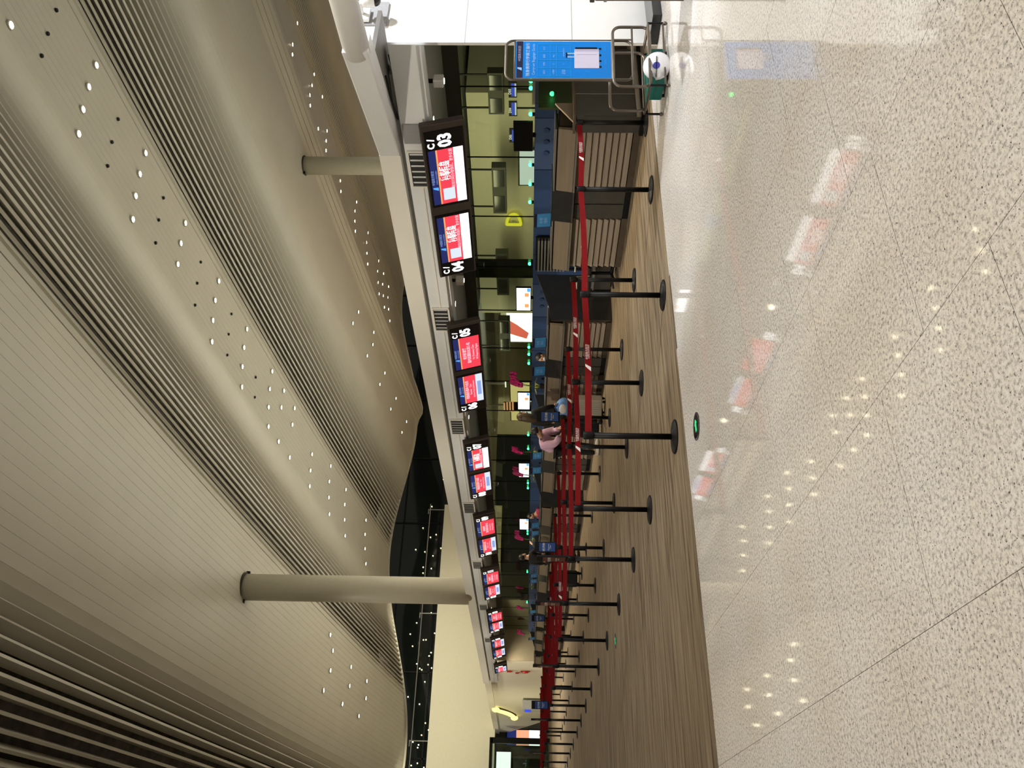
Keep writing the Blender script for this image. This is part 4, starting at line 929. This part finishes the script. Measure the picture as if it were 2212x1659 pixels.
# ------------------------------------------------------------ people
def skin_mesh(name, nodes, edges, material, parent, root=0, sub=1):
    bm = bmesh.new(); ly = bm.verts.layers.skin.verify(); vs_ = {}
    for k, (p, r) in nodes.items():
        v = bm.verts.new(p); rr = r if isinstance(r, tuple) else (r, r); v[ly].radius = rr; vs_[k] = v
    for a, b in edges: bm.edges.new((vs_[a], vs_[b]))
    first_ = list(nodes)[0]; vs_[first_][ly].use_root = True
    me = bpy.data.meshes.new(name); bm.to_mesh(me); bm.free(); me.materials.append(MAT[material])
    o = put(name, me, parent)
    md = o.modifiers.new('skin', 'SKIN'); md.use_smooth_shade = True
    if sub: o.modifiers.new('smooth', 'SUBSURF').levels = sub; o.modifiers['smooth'].render_levels = sub
    return o
def person(loc, rz, label, top, legs, hair, pose, long_hair=False, mask=None, shoes='cloth_white', scale=1.0, bulk=0.022):
    P = empty('person', loc, rz); P.scale = (scale,) * 3
    tag(P, label, 'person')
    # facing local +Y ; x is the person's right
    J = dict(pel=(0, 0, 0.95), spi=(0, 0.0, 1.12), che=(0, 0.0, 1.34), nek=(0, 0.0, 1.47), hed=(0, 0.02, 1.60),
             shR=(0.17, 0, 1.40), elR=(0.23, 0.02, 1.13), wrR=(0.24, 0.10, 0.90), shL=(-0.17, 0, 1.40), elL=(-0.23, 0.02, 1.13), wrL=(-0.24, 0.10, 0.90),
             hiR=(0.09, 0, 0.90), knR=(0.10, 0.02, 0.49), anR=(0.10, -0.01, 0.09), toR=(0.11, 0.15, 0.03), hiL=(-0.09, 0, 0.90), knL=(-0.10, 0.02, 0.49), anL=(-0.10, -0.01, 0.09), toL=(-0.11, 0.15, 0.03))
    J.update(pose); V = {k: Vector(v) for k, v in J.items()}
    rad = dict(pel=0.115, spi=0.105, che=0.13, nek=0.05, hed=0.085, shR=0.055, elR=0.04, wrR=0.028, shL=0.055, elL=0.04, wrL=0.028, hiR=0.085, knR=0.055, anR=0.036, toR=0.03, hiL=0.085, knL=0.055, anL=0.036, toL=0.03)
    E = [('pel', 'spi'), ('spi', 'che'), ('che', 'nek'), ('nek', 'hed'), ('che', 'shR'), ('shR', 'elR'), ('elR', 'wrR'), ('che', 'shL'), ('shL', 'elL'), ('elL', 'wrL'), ('pel', 'hiR'), ('hiR', 'knR'), ('knR', 'anR'), ('anR', 'toR'), ('pel', 'hiL'), ('hiL', 'knL'), ('knL', 'anL'), ('anL', 'toL')]
    nodes = {k: (V[k], rad[k]) for k in rad}
    for s in 'RL':                                     # palm and five fingers
        d = (V['wr' + s] - V['el' + s]).normalized(); sd_ = d.cross(Vector((0, 0, 1)))
        sd_ = sd_.normalized() if sd_.length > 0.01 else Vector((0, 1, 0))
        nodes['pa' + s] = (V['wr' + s] + d * 0.06, (0.034, 0.02)); E.append(('wr' + s, 'pa' + s))
        bend = Vector((0, 0.02, -0.01))
        for f, (o_, l_) in enumerate(((-0.030, 0.065), (-0.010, 0.078), (0.010, 0.072), (0.030, 0.055))):
            nodes['f%d%s' % (f, s)] = (V['wr' + s] + d * 0.10 + sd_ * o_, 0.009); nodes['t%d%s' % (f, s)] = (V['wr' + s] + d * (0.10 + l_) + sd_ * o_ + bend, 0.008)
            E += [('pa' + s, 'f%d%s' % (f, s)), ('f%d%s' % (f, s), 't%d%s' % (f, s))]
        nodes['th' + s] = (V['wr' + s] + d * 0.07 + sd_ * 0.055 + Vector((0, 0.02, 0)), 0.010); E.append(('pa' + s, 'th' + s))
    skin_mesh('body', nodes, E, 'skin', P)
    up = (V['hed'] - V['nek']).normalized()
    fw = Vector(pose.get('look', (0, 1, 0))).normalized()
    hc = V['hed'] + up * 0.03
    rt = fw.cross(up).normalized()
    ob('head', MB().ball((0, 0, 0), (0.075, 0.092, 0.115), 14, 10), 'skin', P, tuple(hc), smooth=True).rotation_euler = Matrix((rt, fw, up)).transposed().to_euler()
    hd = P.children[-1]
    ob('nose', MB().ball((0, 0.095, -0.02), (0.012, 0.016, 0.02), 8, 6), 'skin', hd)
    for s in (-1, 1):
        ob('eye', MB().ball((s * 0.03, 0.083, 0.012), (0.012, 0.008, 0.007), 8, 6), 'black_plastic', hd); ob('ear', MB().ball((s * 0.076, 0, -0.01), (0.012, 0.02, 0.03), 8, 6), 'skin', hd)
    if mask: ob('face_mask', MB().ball((0, 0.055, -0.055), (0.058, 0.05, 0.045), 12, 8), mask, hd)
    else: ob('mouth', MB().ball((0, 0.085, -0.055), (0.022, 0.006, 0.006), 8, 6), 'fire_red', hd)
    hr = MB().ball((0, -0.018, 0.030), (0.086, 0.098, 0.105), 14, 10)
    if long_hair:
        hr.ball((0, -0.06, -0.12), (0.10, 0.06, 0.20), 12, 8)
        for s in (-1, 1): hr.ball((s * 0.075, -0.01, -0.12), (0.035, 0.05, 0.19), 8, 8)
    ob('hair', hr, hair, hd, smooth=True)
    tk = {k: (V[k], rad[k] + bulk) for k in ('pel', 'spi', 'che', 'shR', 'elR', 'wrR', 'shL', 'elL', 'wrL')}
    tk['nk'] = (V['che'].lerp(V['nek'], 0.8), 0.07)
    te = [('pel', 'spi'), ('spi', 'che'), ('che', 'nk'), ('che', 'shR'), ('shR', 'elR'), ('elR', 'wrR'), ('che', 'shL'), ('shL', 'elL'), ('elL', 'wrL')]
    skin_mesh('jacket', tk, te, top, P)
    lk = {k: (V[k], rad[k] + 0.02) for k in ('pel', 'hiR', 'knR', 'anR', 'hiL', 'knL', 'anL')}
    skin_mesh('trousers', lk, [('pel', 'hiR'), ('hiR', 'knR'), ('knR', 'anR'), ('pel', 'hiL'), ('hiL', 'knL'), ('knL', 'anL')], legs, P)
    for s in 'RL':
        a, t = V['an' + s], V['to' + s]
        ob('shoe', MB().tube([a + Vector((0, -0.05, -0.05)), a + Vector((0, 0.0, -0.045)), t + Vector((0, 0, 0.015)), t + Vector((0, 0.06, 0.01))], [0.035, 0.045, 0.042, 0.025], 8), shoes, P, smooth=True)
    return P
person((8.45, 14.88, 0.004), R(-80), 'person in black coat with long brown hair standing at the counter beside a silver suitcase', 'cloth_black', 'cloth_black', 'hair_brown',
       dict(elR=(0.22, 0.08, 1.13), wrR=(0.10, 0.22, 1.0), look=(0.25, 1, -0.1)), long_hair=True, mask='mask_blue', shoes='cloth_black', scale=1.02)
person((8.22, 15.85, 0.004), R(200), 'person in pink top and black trousers leaning over black luggage', 'cloth_pink', 'cloth_black', 'hair_black',
       dict(spi=(0, 0.10, 1.10), che=(0, 0.28, 1.22), nek=(0, 0.38, 1.29), hed=(0, 0.47, 1.34), shR=(0.18, 0.28, 1.22), elR=(0.22, 0.34, 0.97), wrR=(0.12, 0.50, 0.86), shL=(-0.18, 0.28, 1.22), elL=(-0.22, 0.34, 0.97), wrL=(-0.10, 0.50, 0.90), look=(0, 1, -0.7), toL=(-0.11, 0.14, 0.03)), shoes='cloth_white', bulk=0.05)
person((10.15, 15.05, 0.004), R(95), 'seated clerk wearing a pale face mask behind counter six', 'cloth_navy', 'cloth_navy', 'hair_black',
       dict(pel=(0, 0, 0.62), spi=(0, 0, 0.80), che=(0, 0.02, 1.02), nek=(0, 0.04, 1.14), hed=(0, 0.07, 1.26), shR=(0.17, 0.02, 1.07), elR=(0.23, 0.12, 0.85), wrR=(0.12, 0.32, 0.98), shL=(-0.17, 0.02, 1.07), elL=(-0.23, 0.12, 0.85), wrL=(-0.1, 0.32, 0.98), hiR=(0.09, 0.02, 0.58), knR=(0.10, 0.40, 0.52), anR=(0.10, 0.36, 0.10), toR=(0.11, 0.50, 0.04), hiL=(-0.09, 0.02, 0.58), knL=(-0.10, 0.40, 0.52), anL=(-0.10, 0.36, 0.10), toL=(-0.11, 0.50, 0.04), look=(0.1, 1, -0.25)), mask='mask_blue', shoes='cloth_black')
person((10.2, 23.85, 0.004), R(100), 'clerk in dark red uniform bending behind counter ten', 'cloth_magenta', 'cloth_navy', 'hair_black',
       dict(pel=(0, 0, 0.82), spi=(0, 0.03, 1.0), che=(0, 0.10, 1.20), nek=(0, 0.15, 1.31), hed=(0, 0.20, 1.42), shR=(0.17, 0.10, 1.25), elR=(0.23, 0.2, 1.03), wrR=(0.12, 0.42, 1.14), shL=(-0.17, 0.10, 1.25), elL=(-0.23, 0.2, 1.03), wrL=(-0.1, 0.42, 1.14), hiR=(0.09, 0, 0.78), hiL=(-0.09, 0, 0.78), knR=(0.1, 0.06, 0.42), knL=(-0.1, 0.06, 0.42), look=(0, 1, -0.4)), shoes='cloth_black')
person((8.45, 23.3, 0.004), R(-60), 'person in black with pale face mask raising a hand at a far counter', 'cloth_black', 'cloth_black', 'hair_black',
       dict(elR=(0.26, 0.10, 1.20), wrR=(0.22, 0.32, 1.36), look=(0.2, 1, 0)), mask='mask_blue', shoes='cloth_black', scale=1.03)
# stool under the seated clerk
so = tag(empty('clerk_stool', (10.15, 15.05, 0.004)), 'black stool under the seated clerk behind counter six', 'stool')
ob('seat', MB().lathe([(0.2, 0.44), (0.2, 0.5)], n=16), 'cloth_black', so); ob('post', MB().tube([(0, 0, 0.03), (0, 0, 0.44)], 0.03), 'black_metal', so); ob('base', MB().lathe([(0.22, 0), (0.2, 0.03)], n=16), 'black_metal', so)

# ------------------------------------------------------------ luggage
def suitcase(loc, rz, w, d, h, material, label, group=None):
    s = tag(empty('suitcase', loc, rz), label, 'suitcase', group)
    ob('shell', MB().box(-w / 2, w / 2, -d / 2, d / 2, 0.06, h), material, s, bevel=0.035)
    n = 9
    for k in range(n): ob('rib', MB().box(-w / 2 + 0.05 + (w - 0.1) * k / (n - 1) - 0.008, -w / 2 + 0.05 + (w - 0.1) * k / (n - 1) + 0.008, -d / 2 - 0.006, -d / 2 + 0.01, 0.12, h - 0.07), material, s)
    for sx_ in (-1, 1):
        for sy_ in (-1, 1): ob('wheel', MB().ball((sx_ * (w / 2 - 0.06), sy_ * (d / 2 - 0.05), 0.035), (0.03, 0.02, 0.035), 8, 6), 'black_plastic', s)
    ob('handle', MB().tube([(-0.08, 0, h - 0.005), (-0.08, 0, h + 0.05), (0.08, 0, h + 0.05), (0.08, 0, h - 0.005)], 0.012, 6), 'black_plastic', s)
    return s
suitcase((8.42, 14.38, 0.004), R(-55), 0.44, 0.27, 0.60, 'suitcase_silver', 'ribbed silver suitcase upright before the desks with a blue bag on top')
suitcase((8.40, 15.20, 0.004), R(-40), 0.40, 0.26, 0.58, 'cloth_black', 'black suitcase beside the person in pink')
suitcase((7.98, 23.75, 0.004), R(-30), 0.45, 0.30, 0.66, 'cloth_black', 'black suitcase beside the person raising a hand')
bg_ = tag(empty('blue_bag', (8.42, 14.38, 0.655), R(-55)), 'puffy patterned blue bag resting on the silver suitcase', 'bag')
ob('body', MB().ball((0, 0, 0.17), (0.20, 0.13, 0.17), 16, 10), 'bag_blue', bg_, smooth=True)
ob('strap', MB().tube([(-0.1, -0.05, 0.30), (0, -0.06, 0.36), (0.1, -0.05, 0.30)], 0.015, 6), 'plate_navy', bg_); ob('patch', MB().ball((0.0, -0.10, 0.20), (0.11, 0.045, 0.08), 12, 8), 'cloth_white', bg_)
